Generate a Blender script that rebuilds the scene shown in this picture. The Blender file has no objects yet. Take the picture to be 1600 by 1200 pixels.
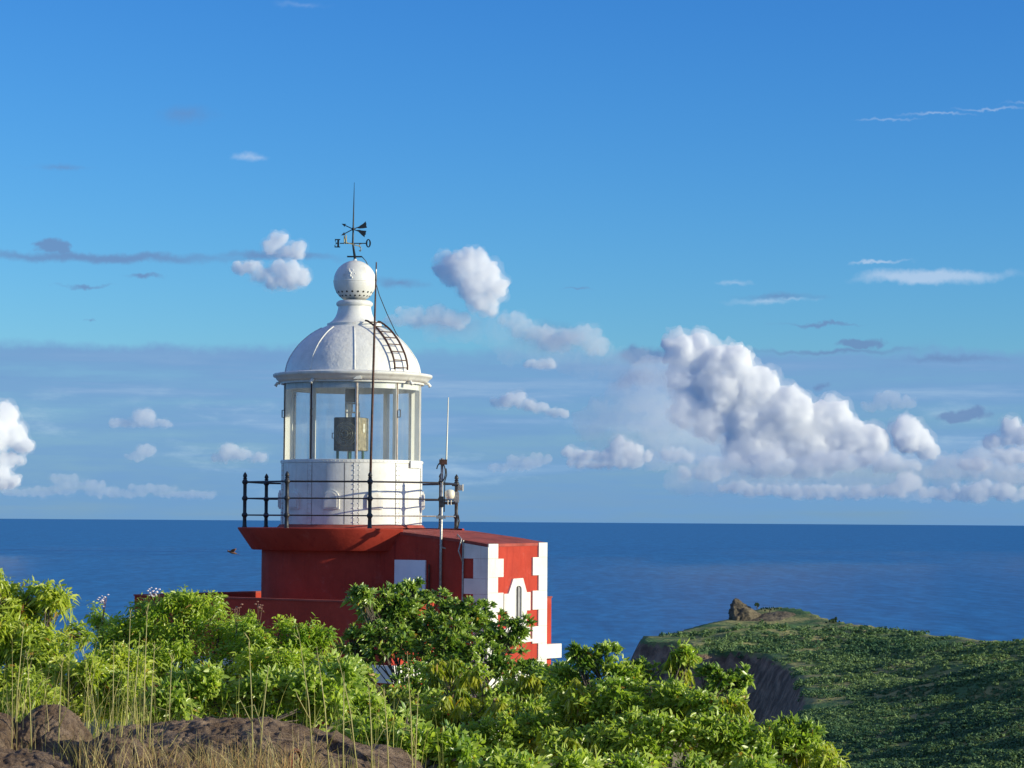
import bpy, bmesh, math, random
import numpy as np
from mathutils import Vector, Matrix, noise as mnoise
from mathutils.geometry import tessellate_polygon

random.seed(7)
RNG = np.random.default_rng(11)
R = math.radians
sc = bpy.context.scene
col = sc.collection

# ------------------------------------------------------------------ camera
F = 4000.0                       # focal length in pixels of the 1600 px wide photograph
PITCH = math.atan(213.6 / F)
ROLL = R(0.39)
cam_d = bpy.data.cameras.new('camera')
cam_d.sensor_width = 36.0
cam_d.lens = 36.0 * F / 1600.0
cam_d.clip_start = 0.5
cam_d.clip_end = 900000.0
cam = bpy.data.objects.new('camera', cam_d)
col.objects.link(cam)
CAM_M = Matrix.Rotation(R(90) + PITCH, 3, 'X') @ Matrix.Rotation(ROLL, 3, 'Z')
cam.matrix_world = CAM_M.to_4x4()
sc.camera = cam


def P(px, py, Y):
    """world point at distance Y in front of the viewpoint seen at a measured pixel of the photograph"""
    d = CAM_M @ Vector(((px - 800) / F, (600 - py) / F, -1.0))
    return d * (Y / d.y)


# ------------------------------------------------------------------ light
SUN_AZ = 17.0                    # degrees from +X towards the viewer
SUN_EL = 14.0
sun_vec = Vector((math.cos(R(SUN_AZ)) * math.cos(R(SUN_EL)), -math.sin(R(SUN_AZ)) * math.cos(R(SUN_EL)), math.sin(R(SUN_EL))))
sd = bpy.data.lights.new('sun', 'SUN')
sd.energy = 5.0
sd.angle = R(0.53)
sd.color = (1.0, 0.925, 0.68)
so = bpy.data.objects.new('sun', sd)
col.objects.link(so)
so.rotation_euler = sun_vec.to_track_quat('Z', 'Y').to_euler()

sc.view_settings.view_transform = 'Standard'
sc.view_settings.look = 'None'
sc.view_settings.exposure = 0.10
sc.view_settings.gamma = 1.0
sc.view_settings.use_curve_mapping = False
sc.render.engine = 'CYCLES'
sc.cycles.use_denoising = True
sc.cycles.max_bounces = 8
sc.cycles.transparent_max_bounces = 16
sc.cycles.sample_clamp_indirect = 6.0

SKY_STRENGTH = 0.1


# ---- tiny expression helper for shader nodes
class NX:
    def __init__(s, nt):
        s.nt = nt

    def n(s, kind, **kw):
        nd = s.nt.nodes.new(kind)
        for k, v in kw.items():
            setattr(nd, k, v)
        return nd

    def put(s, sock, v):
        if hasattr(v, 'node'):
            s.nt.links.new(v, sock)
        else:
            sock.default_value = v

    def m(s, op, a, b=None, c=None, clamp=False):
        nd = s.n('ShaderNodeMath', operation=op, use_clamp=clamp)
        s.put(nd.inputs[0], a)
        if b is not None: s.put(nd.inputs[1], b)
        if c is not None: s.put(nd.inputs[2], c)
        return nd.outputs[0]

    def v(s, op, a, b=None):
        nd = s.n('ShaderNodeVectorMath', operation=op)
        s.put(nd.inputs[0], a)
        if b is not None:
            s.put(nd.inputs['Scale'] if op == 'SCALE' else nd.inputs[1], b)
        return nd.outputs['Value'] if op in ('LENGTH', 'DISTANCE', 'DOT_PRODUCT') else nd.outputs[0]

    def noise(s, vec, scale, detail=4.0, rough=0.55, out='Fac', **kw):
        nd = s.n('ShaderNodeTexNoise', **kw)
        if vec is not None: s.put(nd.inputs['Vector'], vec)
        nd.inputs['Scale'].default_value = scale
        nd.inputs['Detail'].default_value = detail
        nd.inputs['Roughness'].default_value = rough
        return nd.outputs[0 if out == 'Fac' else 1]

    def ss(s, x, lo, hi, to0=0.0, to1=1.0):
        nd = s.n('ShaderNodeMapRange', interpolation_type='SMOOTHSTEP')
        s.put(nd.inputs[0], x)
        s.put(nd.inputs[1], lo); s.put(nd.inputs[2], hi)
        s.put(nd.inputs[3], to0); s.put(nd.inputs[4], to1)
        return nd.outputs[0]

    def mix(s, f, a, b, blend='MIX'):
        nd = s.n('ShaderNodeMix', data_type='RGBA', blend_type=blend)
        s.put(nd.inputs[0], f); s.put(nd.inputs[6], a); s.put(nd.inputs[7], b)
        return nd.outputs[2]

    def comb(s, x, y, z=0.0):
        nd = s.n('ShaderNodeCombineXYZ')
        s.put(nd.inputs[0], x); s.put(nd.inputs[1], y); s.put(nd.inputs[2], z)
        return nd.outputs[0]

    def sep(s, v):
        nd = s.n('ShaderNodeSeparateXYZ')
        s.put(nd.inputs[0], v)
        return nd.outputs


def rgb(r, g, b):
    """display value (0-255) to linear colour"""
    f = lambda c: c / 255 / 12.92 if c / 255 <= 0.04045 else ((c / 255 + 0.055) / 1.055) ** 2.4
    return (f(r), f(g), f(b), 1.0)


# ------------------------------------------------------------------ sky: Nishita air plus clouds placed by compass direction
world = bpy.data.worlds.new('World')
sc.world = world
world.use_nodes = True
wt = world.node_tree
wt.nodes.clear()
W = NX(wt)
sky = W.n('ShaderNodeTexSky', sky_type='NISHITA')
sky.sun_disc = False
sky.sun_elevation = R(SUN_EL)
sky.sun_rotation = R(90 + SUN_AZ)
sky.altitude = 220.0
sky.air_density = 1.0
sky.dust_density = 0.4
sky.ozone_density = 2.5


def az_el(px, py):
    d = P(px, py, 1.0).normalized()
    return math.degrees(math.atan2(d.x, d.y)) * 10, math.degrees(math.asin(d.z)) * 10   # tenths of a degree


geo = W.n('ShaderNodeTexCoord').outputs['Generated']
dx, dy, dz = W.sep(geo)
AZ = W.m('MULTIPLY', W.m('ARCTAN2', dx, dy), 1800 / math.pi)
EL = W.m('MULTIPLY', W.m('ARCSINE', dz), 1800 / math.pi)
PX = 0.1432                      # tenths of a degree per photo pixel
POS = W.comb(AZ, EL, 0.0)

# sky colour: stretch the Nishita gradient a little towards the deeper blue of the photograph
_c = W.n('ShaderNodeSeparateColor')
W.put(_c.inputs[0], sky.outputs[0])
_r = W.m('MULTIPLY', _c.outputs[0], 0.66 * SKY_STRENGTH)
_g = W.m('MULTIPLY', _c.outputs[1], 1.10 * SKY_STRENGTH)
_b = W.m('MULTIPLY', _c.outputs[2], 1.60 * SKY_STRENGTH)
_r = W.m('MULTIPLY', _r, W.m('MINIMUM', W.m('MAXIMUM', W.m('MULTIPLY', W.m('POWER', _r, 0.79), 2.75), 0.45), 1.0))
_g = W.m('MULTIPLY', _g, W.m('MINIMUM', W.m('MAXIMUM', W.m('MULTIPLY', W.m('POWER', _g, 0.397), 1.28), 0.6), 1.0))
_o = W.n('ShaderNodeCombineColor')
W.put(_o.inputs[0], W.m('DIVIDE', _r, SKY_STRENGTH)); W.put(_o.inputs[1], W.m('DIVIDE', _g, SKY_STRENGTH)); W.put(_o.inputs[2], W.m('DIVIDE', _b, SKY_STRENGTH))
base = _o.outputs[0]

K = 1.0 / SKY_STRENGTH
def wc(r, g, b):
    c = rgb(r, g, b)
    return (c[0] * K, c[1] * K, c[2] * K, 1.0)


# one warp shared by every streak
_w = W.v('SCALE', W.v('SUBTRACT', W.noise(POS, 0.12, 4.0, 0.62, 'Color'), (0.5, 0.5, 0.5)), 9.0)
WPOS = W.v('MULTIPLY', W.v('ADD', POS, W.v('MULTIPLY', _w, (1.6, 0.55, 0))), (1, 1, 0))


def streaks(blobs):
    out = None
    for (cx, cy, rx, ry, w) in blobs:
        a, e = az_el(cx, cy)
        d = W.v('LENGTH', W.v('MULTIPLY', W.v('SUBTRACT', WPOS, (a, e, 0)), (1 / (rx * PX), 1 / (ry * PX), 0)))
        g = W.m('MULTIPLY_ADD', d, -w, w)
        out = g if out is None else W.m('MAXIMUM', out, g)
    return out


# broad veil of thin layered cloud low over the sea, all round the horizon
nb = W.noise(W.comb(W.m('MULTIPLY', AZ, 0.011), W.m('MULTIPLY', EL, 0.15), 3.0), 1.0, 5.0, 0.6)
wy = W.sep(WPOS)[1]
veil = W.m('MULTIPLY', W.ss(wy, 39.4, 36.4), W.ss(nb, 0.30, 0.62, 0.60, 1.0))
veil_col = W.mix(W.ss(EL, 0, 30), wc(110, 155, 198), wc(114, 157, 202))
c1 = W.mix(veil, base, veil_col)
st = W.m('MULTIPLY', W.m('MULTIPLY', W.ss(nb, 0.50, 0.72), W.ss(EL, 40, 28)), W.ss(EL, 4, 16))
c2 = W.mix(W.m('MULTIPLY', st, 0.50), c1, wc(170, 198, 222))
# softer, larger grey-blue sheets crossing it
sh = W.noise(W.comb(W.m('MULTIPLY', AZ, 0.025), W.m('MULTIPLY', EL, 0.085), 21.0), 1.0, 6.0, 0.62)
c2 = W.mix(W.m('MULTIPLY', W.m('MULTIPLY', W.ss(sh, 0.46, 0.66), W.ss(wy, 41.0, 34.0)), 0.50), c2, wc(110, 153, 199))
c2 = W.mix(W.m('MULTIPLY', W.m('MULTIPLY', W.ss(sh, 0.47, 0.33), W.m('MULTIPLY', W.ss(EL, 34.0, 22.0), W.ss(EL, 2.0, 9.0))), 0.42), c2, wc(172, 201, 222))
# mauve-grey streaks and small shaded cloudlets
gs = [(150, 402, 330, 12, .9), (430, 401, 130, 11, .9), (90, 262, 70, 8, .5), (1285, 505, 90, 4, .8), (130, 448, 50, 5, .8), (225, 434, 45, 6, .9), (630, 445, 60, 12, .7),
      (1220, 465, 90, 8, .6), (140, 500, 15, 4, .6), (290, 182, 70, 18, .45), (78, 384, 34, 15, 1.5), (98, 388, 22, 16, 1.6), (60, 380, 22, 8, 1.0), (1340, 536, 44, 11, 2.0), (1502, 648, 50, 12, 2.0), (1010, 556, 46, 20, 1.4), (995, 592, 60, 20, 1.0), (1300, 548, 190, 6, .7), (1480, 560, 120, 8, .6),
      (1290, 608, 18, 8, .8), (900, 450, 40, 3, .6), (690, 505, 90, 22, .6), (860, 530, 80, 30, .7)]
c4 = W.mix(W.m('MULTIPLY', W.ss(streaks(gs), 0.0, 0.8), 0.78), c2, wc(104, 134, 180))
# white ice streaks
ws = [(385, 248, 40, 9, .6), (1455, 432, 150, 15, 1.3), (1370, 411, 60, 4, .8), (1190, 472, 70, 8, .6), (1385, 184, 70, 2.6, .45), (1465, 176, 80, 3.0, .55), (1550, 167, 80, 3.0, .55), (1630, 158, 80, 3.0, .5), (470, 5, 60, 8, .3), (1150, 440, 40, 6, .5), (1240, 470, 40, 5, .5)]
c5 = W.mix(W.m('MULTIPLY', W.ss(streaks(ws), 0.0, 0.9), 0.60), c4, wc(196, 212, 234))
front = W.ss(dy, 0.0, 0.2)
c6 = W.mix(front, c2, c5)
# unseen scattered cloud overhead, the same all round, added for whiter fill light
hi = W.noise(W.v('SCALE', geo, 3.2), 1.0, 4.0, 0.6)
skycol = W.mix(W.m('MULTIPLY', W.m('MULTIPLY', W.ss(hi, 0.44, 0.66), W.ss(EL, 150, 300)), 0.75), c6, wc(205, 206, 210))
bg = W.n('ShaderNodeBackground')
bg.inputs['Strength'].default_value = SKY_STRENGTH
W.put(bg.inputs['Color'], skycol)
wo = W.n('ShaderNodeOutputWorld')
wt.links.new(bg.outputs[0], wo.inputs['Surface'])

# ------------------------------------------------------------------ scene helpers
ORG = {}                         # world origin of every object


def tag(o, label=None, cat=None, group=None, kind=None):
    if label: o['label'] = label
    if cat: o['category'] = cat
    if group: o['group'] = group
    if kind: o['kind'] = kind
    return o


def empty(name, loc, label, cat, group=None):
    o = bpy.data.objects.new(name, None)
    o.empty_display_size = 0.2
    col.objects.link(o)
    o.location = loc
    ORG[o.name] = Vector(loc)
    return tag(o, label, cat, group)


def link_mesh(name, me, mat, parent=None, origin=None):
    o = bpy.data.objects.new(name, me)
    col.objects.link(o)
    if mat is not None and not me.materials:
        me.materials.append(mat)
    if parent is not None:
        o.parent = parent
        ORG[o.name] = ORG[parent.name]
    else:
        o.location = origin or (0, 0, 0)
        ORG[o.name] = Vector(origin or (0, 0, 0))
    return o


class MB:
    """collects shapes in world coordinates; build() links them as ONE mesh object"""
    def __init__(s):
        s.v, s.f = [], []

    def add(s, vs, fs):
        k = len(s.v)
        s.v += [Vector(p) for p in vs]
        s.f += [tuple(i + k for i in f) for f in fs]
        return s

    def box(s, c, h, ax=None):
        """centre c, half sizes h, axes ax (3 unit vectors)"""
        c = Vector(c)
        ax = ax or (Vector((1, 0, 0)), Vector((0, 1, 0)), Vector((0, 0, 1)))
        vs = [c + ax[0] * (h[0] * i) + ax[1] * (h[1] * j) + ax[2] * (h[2] * k) for k in (-1, 1) for j in (-1, 1) for i in (-1, 1)]
        return s.add(vs, [(0, 2, 3, 1), (4, 5, 7, 6), (0, 1, 5, 4), (2, 6, 7, 3), (0, 4, 6, 2), (1, 3, 7, 5)])

    def tube(s, pts, rad, n=8, cap=True):
        pts = [Vector(p) for p in pts]
        rad = rad if isinstance(rad, (list, tuple)) else [rad] * len(pts)
        vs, fs = [], []
        prev = None
        for i, p in enumerate(pts):
            t = (pts[min(i + 1, len(pts) - 1)] - pts[max(i - 1, 0)]).normalized()
            a = t.orthogonal().normalized() if prev is None else (prev - t * prev.dot(t)).normalized()
            prev = a
            b = t.cross(a)
            for k in range(n):
                an = 2 * math.pi * k / n
                vs.append(p + (a * math.cos(an) + b * math.sin(an)) * rad[i])
        for i in range(len(pts) - 1):
            for k in range(n):
                k2 = (k + 1) % n
                fs.append((i * n + k, i * n + k2, (i + 1) * n + k2, (i + 1) * n + k))
        if cap:
            fs.append(tuple(range(n - 1, -1, -1)))
            fs.append(tuple((len(pts) - 1) * n + k for k in range(n)))
        return s.add(vs, fs)

    def lathe(s, prof, c, n=64, a0=0.0, a1=2 * math.pi, wob=None):
        """prof: (radius, z) list turned round the vertical through c; angle 0 faces the viewer, + to the right"""
        full = abs(a1 - a0 - 2 * math.pi) < 1e-6
        m = n if full else n + 1
        vs, fs = [], []
        for (r, z) in prof:
            for k in range(m):
                an = a0 + (a1 - a0) * k / n
                vs.append(Vector((c[0] + r * math.sin(an), c[1] - r * math.cos(an), z)))
        for i in range(len(prof) - 1):
            for k in range(n if full else n):
                k2 = (k + 1) % m
                fs.append((i * m + k, i * m + k2, (i + 1) * m + k2, (i + 1) * m + k))
        return s.add(vs, fs)

    def sphere(s, c, r, n=12, sc3=(1, 1, 1)):
        prof = []
        vs, fs = [], []
        c = Vector(c)
        for i in range(n // 2 + 1):
            th = math.pi * i / (n // 2)
            for k in range(n):
                an = 2 * math.pi * k / n
                vs.append(c + Vector((r * math.sin(th) * math.cos(an) * sc3[0], r * math.sin(th) * math.sin(an) * sc3[1], r * math.cos(th) * sc3[2])))
        for i in range(n // 2):
            for k in range(n):
                k2 = (k + 1) % n
                fs.append((i * n + k, (i + 1) * n + k, (i + 1) * n + k2, i * n + k2))
        return s.add(vs, fs)

    def plate(s, loops, o, ax, ay, an, t):
        """flat outline (with holes) given as 2-D loops, origin o, axes ax ay, pushed out t along an"""
        flat = [[Vector((x, y, 0)) for x, y in lp] for lp in loops]
        tris = tessellate_polygon(flat)
        pts = [p for lp in flat for p in lp]
        n = len(pts)
        W0 = [Vector(o) + ax * p.x + ay * p.y for p in pts]
        vs = W0 + [w + an * t for w in W0]
        fs = []
        for a, b, c in tris:
            nn = (vs[b] - vs[a]).cross(vs[c] - vs[a])
            if nn.dot(an) < 0: a, c = c, a
            fs.append((a + n, b + n, c + n))
            fs.append((c, b, a))
        k = 0
        for lp in flat:
            L = len(lp)
            for i in range(L):
                j = (i + 1) % L
                fs.append((k + i, k + j, k + j + n, k + i + n))
            k += L
        return s.add(vs, fs)

    def build(s, name, mat, parent=None, smooth=False, bevel=0.0, origin=None, fix=True, auto=None):
        org = ORG[parent.name] if parent is not None else Vector(origin or (0, 0, 0))
        me = bpy.data.meshes.new(name)
        me.from_pydata([p - org for p in s.v], [], s.f)
        bm = bmesh.new()
        bm.from_mesh(me)
        if fix:
            bmesh.ops.remove_doubles(bm, verts=bm.verts, dist=1e-5)
            bmesh.ops.recalc_face_normals(bm, faces=bm.faces)
        if bevel > 0:
            bmesh.ops.bevel(bm, geom=[e for e in bm.edges], offset=bevel, segments=2, affect='EDGES', clamp_overlap=True)
        bm.to_mesh(me)
        bm.free()
        if smooth:
            me.polygons.foreach_set('use_smooth', [True] * len(me.polygons))
            if auto:
                me.set_sharp_from_angle(angle=R(auto))
        return link_mesh(name, me, mat, parent, origin)


# ------------------------------------------------------------------ materials
MATS = {}


def pbr(name, colour, rough=0.6, metal=0.0, var=0.12, vscale=3.0, bump=0.0, bscale=40.0, stains=None, spec=0.5, streak=None, grime=None):
    m = bpy.data.materials.new(name)
    m.use_nodes = True
    nt = m.node_tree
    nt.nodes.clear()
    X = NX(nt)
    b = X.n('ShaderNodeBsdfPrincipled')
    o = X.n('ShaderNodeOutputMaterial')
    nt.links.new(b.outputs[0], o.inputs[0])
    tc = X.n('ShaderNodeTexCoord').outputs['Object']
    c = (*colour, 1.0)
    n1 = X.noise(tc, vscale, 6.0, 0.6)
    dark = tuple(x * (1 - var * 1.6) for x in colour) + (1.0,)
    lite = tuple(min(1, x * (1 + var)) for x in colour) + (1.0,)
    cc = X.mix(X.ss(n1, 0.3, 0.7), dark, lite)
    if streak:                    # vertical run-off marks
        s3 = X.v('MULTIPLY', tc, (9.0, 9.0, 0.7))
        sn = X.noise(s3, 1.0, 5.0, 0.65)
        cc = X.mix(X.m('MULTIPLY', X.ss(sn, 0.52, 0.74), streak[1]), cc, (*streak[0], 1.0))
    if stains:
        sn = X.noise(tc, stains[2], 7.0, 0.7)
        cc = X.mix(X.m('MULTIPLY', X.ss(sn, 0.56, 0.70), stains[1]), cc, (*stains[0], 1.0))
    X.put(b.inputs['Base Color'], cc)
    X.put(b.inputs['Roughness'], X.ss(X.noise(tc, vscale * 3, 4.0), 0.2, 0.8, max(0.02, rough - 0.1), min(1, rough + 0.1)))
    b.inputs['Metallic'].default_value = metal
    b.inputs['Specular IOR Level'].default_value = spec
    if bump > 0:
        bp = X.n('ShaderNodeBump')
        bp.inputs['Strength'].default_value = 1.0
        bp.inputs['Distance'].default_value = bump
        X.put(bp.inputs['Height'], X.noise(tc, bscale, 6.0, 0.6))
        nt.links.new(bp.outputs[0], b.inputs['Normal'])
    MATS[name] = m
    return m


RED = (0.44, 0.056, 0.035)
pbr('red_paint', RED, 0.75, var=0.10, vscale=1.6, bump=0.004, bscale=14, streak=((0.27, 0.030, 0.024), 0.6), stains=((0.50, 0.13, 0.10), 0.35, 2.6), spec=0.08)
pbr('red_roof', (0.36, 0.075, 0.055), 0.8, var=0.18, vscale=2.2, bump=0.004, bscale=20, stains=((0.22, 0.09, 0.07), 0.6, 5.0), spec=0.25)
pbr('white_masonry', (0.74, 0.72, 0.66), 0.8, var=0.07, vscale=3, bump=0.008, bscale=14, stains=((0.46, 0.41, 0.34), 0.45, 6.0), spec=0.2, streak=((0.50, 0.43, 0.36), 0.40))
pbr('white_iron', (0.74, 0.73, 0.69), 0.42, var=0.06, vscale=4, bump=0.005, bscale=7, stains=((0.46, 0.36, 0.26), 0.32, 7.0), streak=((0.50, 0.41, 0.31), 0.38))
pbr('white_dome', (0.74, 0.73, 0.69), 0.40, var=0.05, vscale=5, bump=0.02, bscale=5.5, stains=((0.48, 0.43, 0.36), 0.35, 6.0))
pbr('clean_white', (0.80, 0.78, 0.72), 0.45, var=0.04, vscale=5, stains=((0.55, 0.45, 0.34), 0.25, 10.0))
pbr('pale_rust', (0.42, 0.31, 0.22), 0.6, var=0.25, vscale=14)
pbr('white_door', (0.86, 0.87, 0.88), 0.5, var=0.03)
pbr('black_iron', (0.022, 0.022, 0.026), 0.5, var=0.3, vscale=18, stains=((0.10, 0.035, 0.018), 0.5, 14.0))
pbr('rust_iron', (0.085, 0.035, 0.022), 0.7, var=0.35, vscale=25, bump=0.001, bscale=80)
pbr('ring_rust', (0.20, 0.065, 0.032), 0.75, var=0.4, vscale=60, bump=0.001, bscale=200)
pbr('galvanised', (0.42, 0.40, 0.37), 0.45, 0.6, var=0.2, vscale=20)
pbr('dark_hole', (0.012, 0.011, 0.010), 0.9)
pbr('vane_iron', (0.010, 0.016, 0.022), 0.5)
pbr('brass', (0.30, 0.25, 0.10), 0.5, 0.3)
pbr('lens_case', (0.028, 0.034, 0.030), 0.5, 0.2, var=0.25, vscale=20)
pbr('lens_case_side', (0.46, 0.37, 0.21), 0.45, 0.3, var=0.25, vscale=14)
pbr('lens_glass', (0.05, 0.042, 0.025), 0.12, 0.0, var=0.3, vscale=30, spec=1.0)
pbr('lens_rim', (0.13, 0.13, 0.10), 0.35, 0.4)
pbr('green_paint', (0.015, 0.10, 0.065), 0.5)
pbr('grey_box', (0.09, 0.10, 0.11), 0.5)
pbr('white_plastic', (0.80, 0.76, 0.62), 0.4, var=0.04)
pbr('cable_black', (0.015, 0.015, 0.016), 0.5)
pbr('window_grey', (0.30, 0.29, 0.29), 0.4, var=0.15, vscale=8)
pbr('bark', (0.11, 0.085, 0.06), 0.85, var=0.35, vscale=30, bump=0.004, bscale=70)
pbr('bird_brown', (0.17, 0.085, 0.06), 0.8)
pbr('petal', (0.80, 0.70, 0.72), 0.6)
pbr('dry_seed', (0.30, 0.15, 0.11), 0.8, var=0.3)


def glass_mat():
    m = bpy.data.materials.new('lantern_glass')
    m.use_nodes = True
    nt = m.node_tree
    nt.nodes.clear()
    X = NX(nt)
    tr = X.n('ShaderNodeBsdfTransparent'); tr.inputs[0].default_value = (0.93, 0.95, 0.95, 1)
    gl = X.n('ShaderNodeBsdfGlossy'); gl.inputs['Roughness'].default_value = 0.04
    df = X.n('ShaderNodeBsdfDiffuse'); df.inputs[0].default_value = (0.72, 0.76, 0.78, 1)
    tl = X.n('ShaderNodeBsdfTranslucent'); tl.inputs[0].default_value = (0.72, 0.76, 0.78, 1)
    ad = X.n('ShaderNodeMixShader'); ad.inputs[0].default_value = 0.5
    nt.links.new(df.outputs[0], ad.inputs[1]); nt.links.new(tl.outputs[0], ad.inputs[2])
    fr = X.n('ShaderNodeFresnel'); fr.inputs[0].default_value = 1.22
    a = X.n('ShaderNodeMixShader')
    nt.links.new(fr.outputs[0], a.inputs[0]); nt.links.new(tr.outputs[0], a.inputs[1]); nt.links.new(gl.outputs[0], a.inputs[2])
    tc = X.n('ShaderNodeTexCoord').outputs['Object']
    dirt = X.ss(X.noise(X.v('MULTIPLY', tc, (5, 5, 1.2)), 1.0, 6.0, 0.65), 0.35, 0.75, 0.07, 0.24)
    b = X.n('ShaderNodeMixShader')
    X.put(b.inputs[0], dirt)
    nt.links.new(a.outputs[0], b.inputs[1]); nt.links.new(ad.outputs[0], b.inputs[2])
    o = X.n('ShaderNodeOutputMaterial')
    nt.links.new(b.outputs[0], o.inputs[0])
    MATS['glass'] = m


glass_mat()


def leaf_mat(name, rough=0.42, trans=0.38, spec=0.5):
    """leaf colour comes from each leaf's own colour attribute"""
    m = bpy.data.materials.new(name)
    m.use_nodes = True
    nt = m.node_tree
    nt.nodes.clear()
    X = NX(nt)
    at = X.n('ShaderNodeAttribute', attribute_name='tint')
    b = X.n('ShaderNodeBsdfPrincipled')
    X.put(b.inputs['Base Color'], at.outputs['Color'])
    b.inputs['Roughness'].default_value = rough
    b.inputs['Specular IOR Level'].default_value = spec
    t = X.n('ShaderNodeBsdfTranslucent')
    X.put(t.inputs[0], X.mix(1.0, at.outputs['Color'], (1.25, 1.35, 0.55, 1), 'MULTIPLY'))
    mx = X.n('ShaderNodeMixShader'); mx.inputs[0].default_value = trans
    nt.links.new(b.outputs[0], mx.inputs[1]); nt.links.new(t.outputs[0], mx.inputs[2])
    o = X.n('ShaderNodeOutputMaterial')
    nt.links.new(mx.outputs[0], o.inputs[0])
    MATS[name] = m
    return m


leaf_mat('leaf', 0.36, 0.48, 0.75)
leaf_mat('glossy_leaf', 0.30, 0.32, 0.8)
leaf_mat('straw', 0.6, 0.30, 0.3)
leaf_mat('far_leaf', 0.7, 0.15, 0.2)

# ------------------------------------------------------------------ cumulus clouds, far out over the sea
CLOUD_Y = 16000.0
CPX = CLOUD_Y / F


def cloud_mat(name, dens, colour=(1.0, 0.993, 0.965)):
    m = bpy.data.materials.new(name)
    m.use_nodes = True
    nt = m.node_tree
    nt.nodes.clear()
    v = nt.nodes.new('ShaderNodeVolumeScatter')
    v.inputs['Color'].default_value = (*colour, 1)
    v.inputs['Density'].default_value = dens
    v.inputs['Anisotropy'].default_value = -0.35
    o = nt.nodes.new('ShaderNodeOutputMaterial')
    nt.links.new(v.outputs[0], o.inputs['Volume'])
    return m


CLOUD_D = {}


def fbm_billow(co, s, seed):
    """rounded bulges outwards, creases inwards; three sizes of lump"""
    out = np.zeros(len(co), np.float32)
    off = Vector((seed * 7.3, seed * 3.1, seed * 1.7))
    for amp, size in ((9.0, 34.0), (5.2, 15.0), (2.8, 7.0), (1.4, 3.6)):
        f = s / size
        out += np.array([amp * (1.0 - 2.4 * abs(mnoise.noise(Vector(p) * f + off))) for p in co], np.float32)
    return out


def voxel_skin(me, size):
    """closed outer skin of a mesh that may run through itself"""
    tmp = bpy.data.objects.new('cloud_tmp', me)
    col.objects.link(tmp)
    md = tmp.modifiers.new('remesh', 'REMESH')
    md.mode = 'VOXEL'
    md.voxel_size = size
    out = bpy.data.meshes.new_from_object(tmp.evaluated_get(bpy.context.evaluated_depsgraph_get()))
    bpy.data.objects.remove(tmp)
    return out


def cloud(label, blobs, dens, dist=1.0, voxel=1.35, rough=1.0, seed=0, halo=True, flat=.6):
    """billowing mass grown from measured lumps: (px, py, rx, ry); dense heart inside thinner and thinner shells"""
    rnd = random.Random(seed)
    Yc = CLOUD_Y * dist
    k = Yc / F
    org = P(blobs[0][0], blobs[0][1], Yc)
    balls = []
    for (px, py, rx, ry) in blobs:
        c = P(px, py, Yc)
        r = min(rx, ry) * k
        n = max(1, int(round(max(rx, ry) / min(rx, ry) * 2.2 - 1.2)))
        for i in range(n):
            t = 0 if n == 1 else (i / (n - 1) * 2 - 1)
            jz = 0 if rx < 1.8 * ry else rnd.uniform(-.3, .3) * r
            d = Vector((t * (rx * k - r) if rx > ry else 0, rnd.uniform(-.3, .3) * r, (t * (ry * k - r) if ry > rx else 0) + jz))
            balls.append((c + d - org, r * (1 - .2 * abs(t)) * (rnd.uniform(.9, 1.05) if rx < 1.8 * ry else rnd.uniform(.6, 1.05))))
    shells = ((1.0, dens), (1.14, dens * .30), (1.36, dens * .10)) if halo else ((1.0, dens),)
    root = None
    for si, (grow, dn) in enumerate(shells):
        mb = MB()
        for (c, r) in balls:
            mb.sphere(c, r * .92 * grow + (grow - 1) * 4 * k, 14, (1, flat, 1))
        me = bpy.data.meshes.new('cloud')
        me.from_pydata(mb.v, [], mb.f)
        vox = voxel * (1 + .35 * si) * k
        out = voxel_skin(me, vox)
        n = len(out.vertices)
        co = np.empty(n * 3, np.float32); out.vertices.foreach_get('co', co); co = co.reshape(-1, 3)
        nr = np.empty(n * 3, np.float32); out.vertices.foreach_get('normal', nr); nr = nr.reshape(-1, 3)
        size = min(1.0, float(np.mean([r for _, r in balls])) / (26 * k))
        h = fbm_billow(co, 1.0 / (k * max(.45, size)), seed + si * .13) * k * size * rough * (1.5 if size < .8 else 1.1)
        co = co + nr * h[:, None]
        out.vertices.foreach_set('co', co.ravel())
        out.update()
        out = voxel_skin(out, vox)
        key = round(dn, 5)
        if key not in CLOUD_D:
            CLOUD_D[key] = cloud_mat('cloud_vapour', dn)
        out.materials.clear()
        if root is None:
            root = tag(link_mesh('cloud', out, CLOUD_D[key], origin=org), label, 'cloud', 'cumulus clouds over the sea')
        else:
            link_mesh('cloud_fringe', out, CLOUD_D[key], root)
    return root


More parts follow.
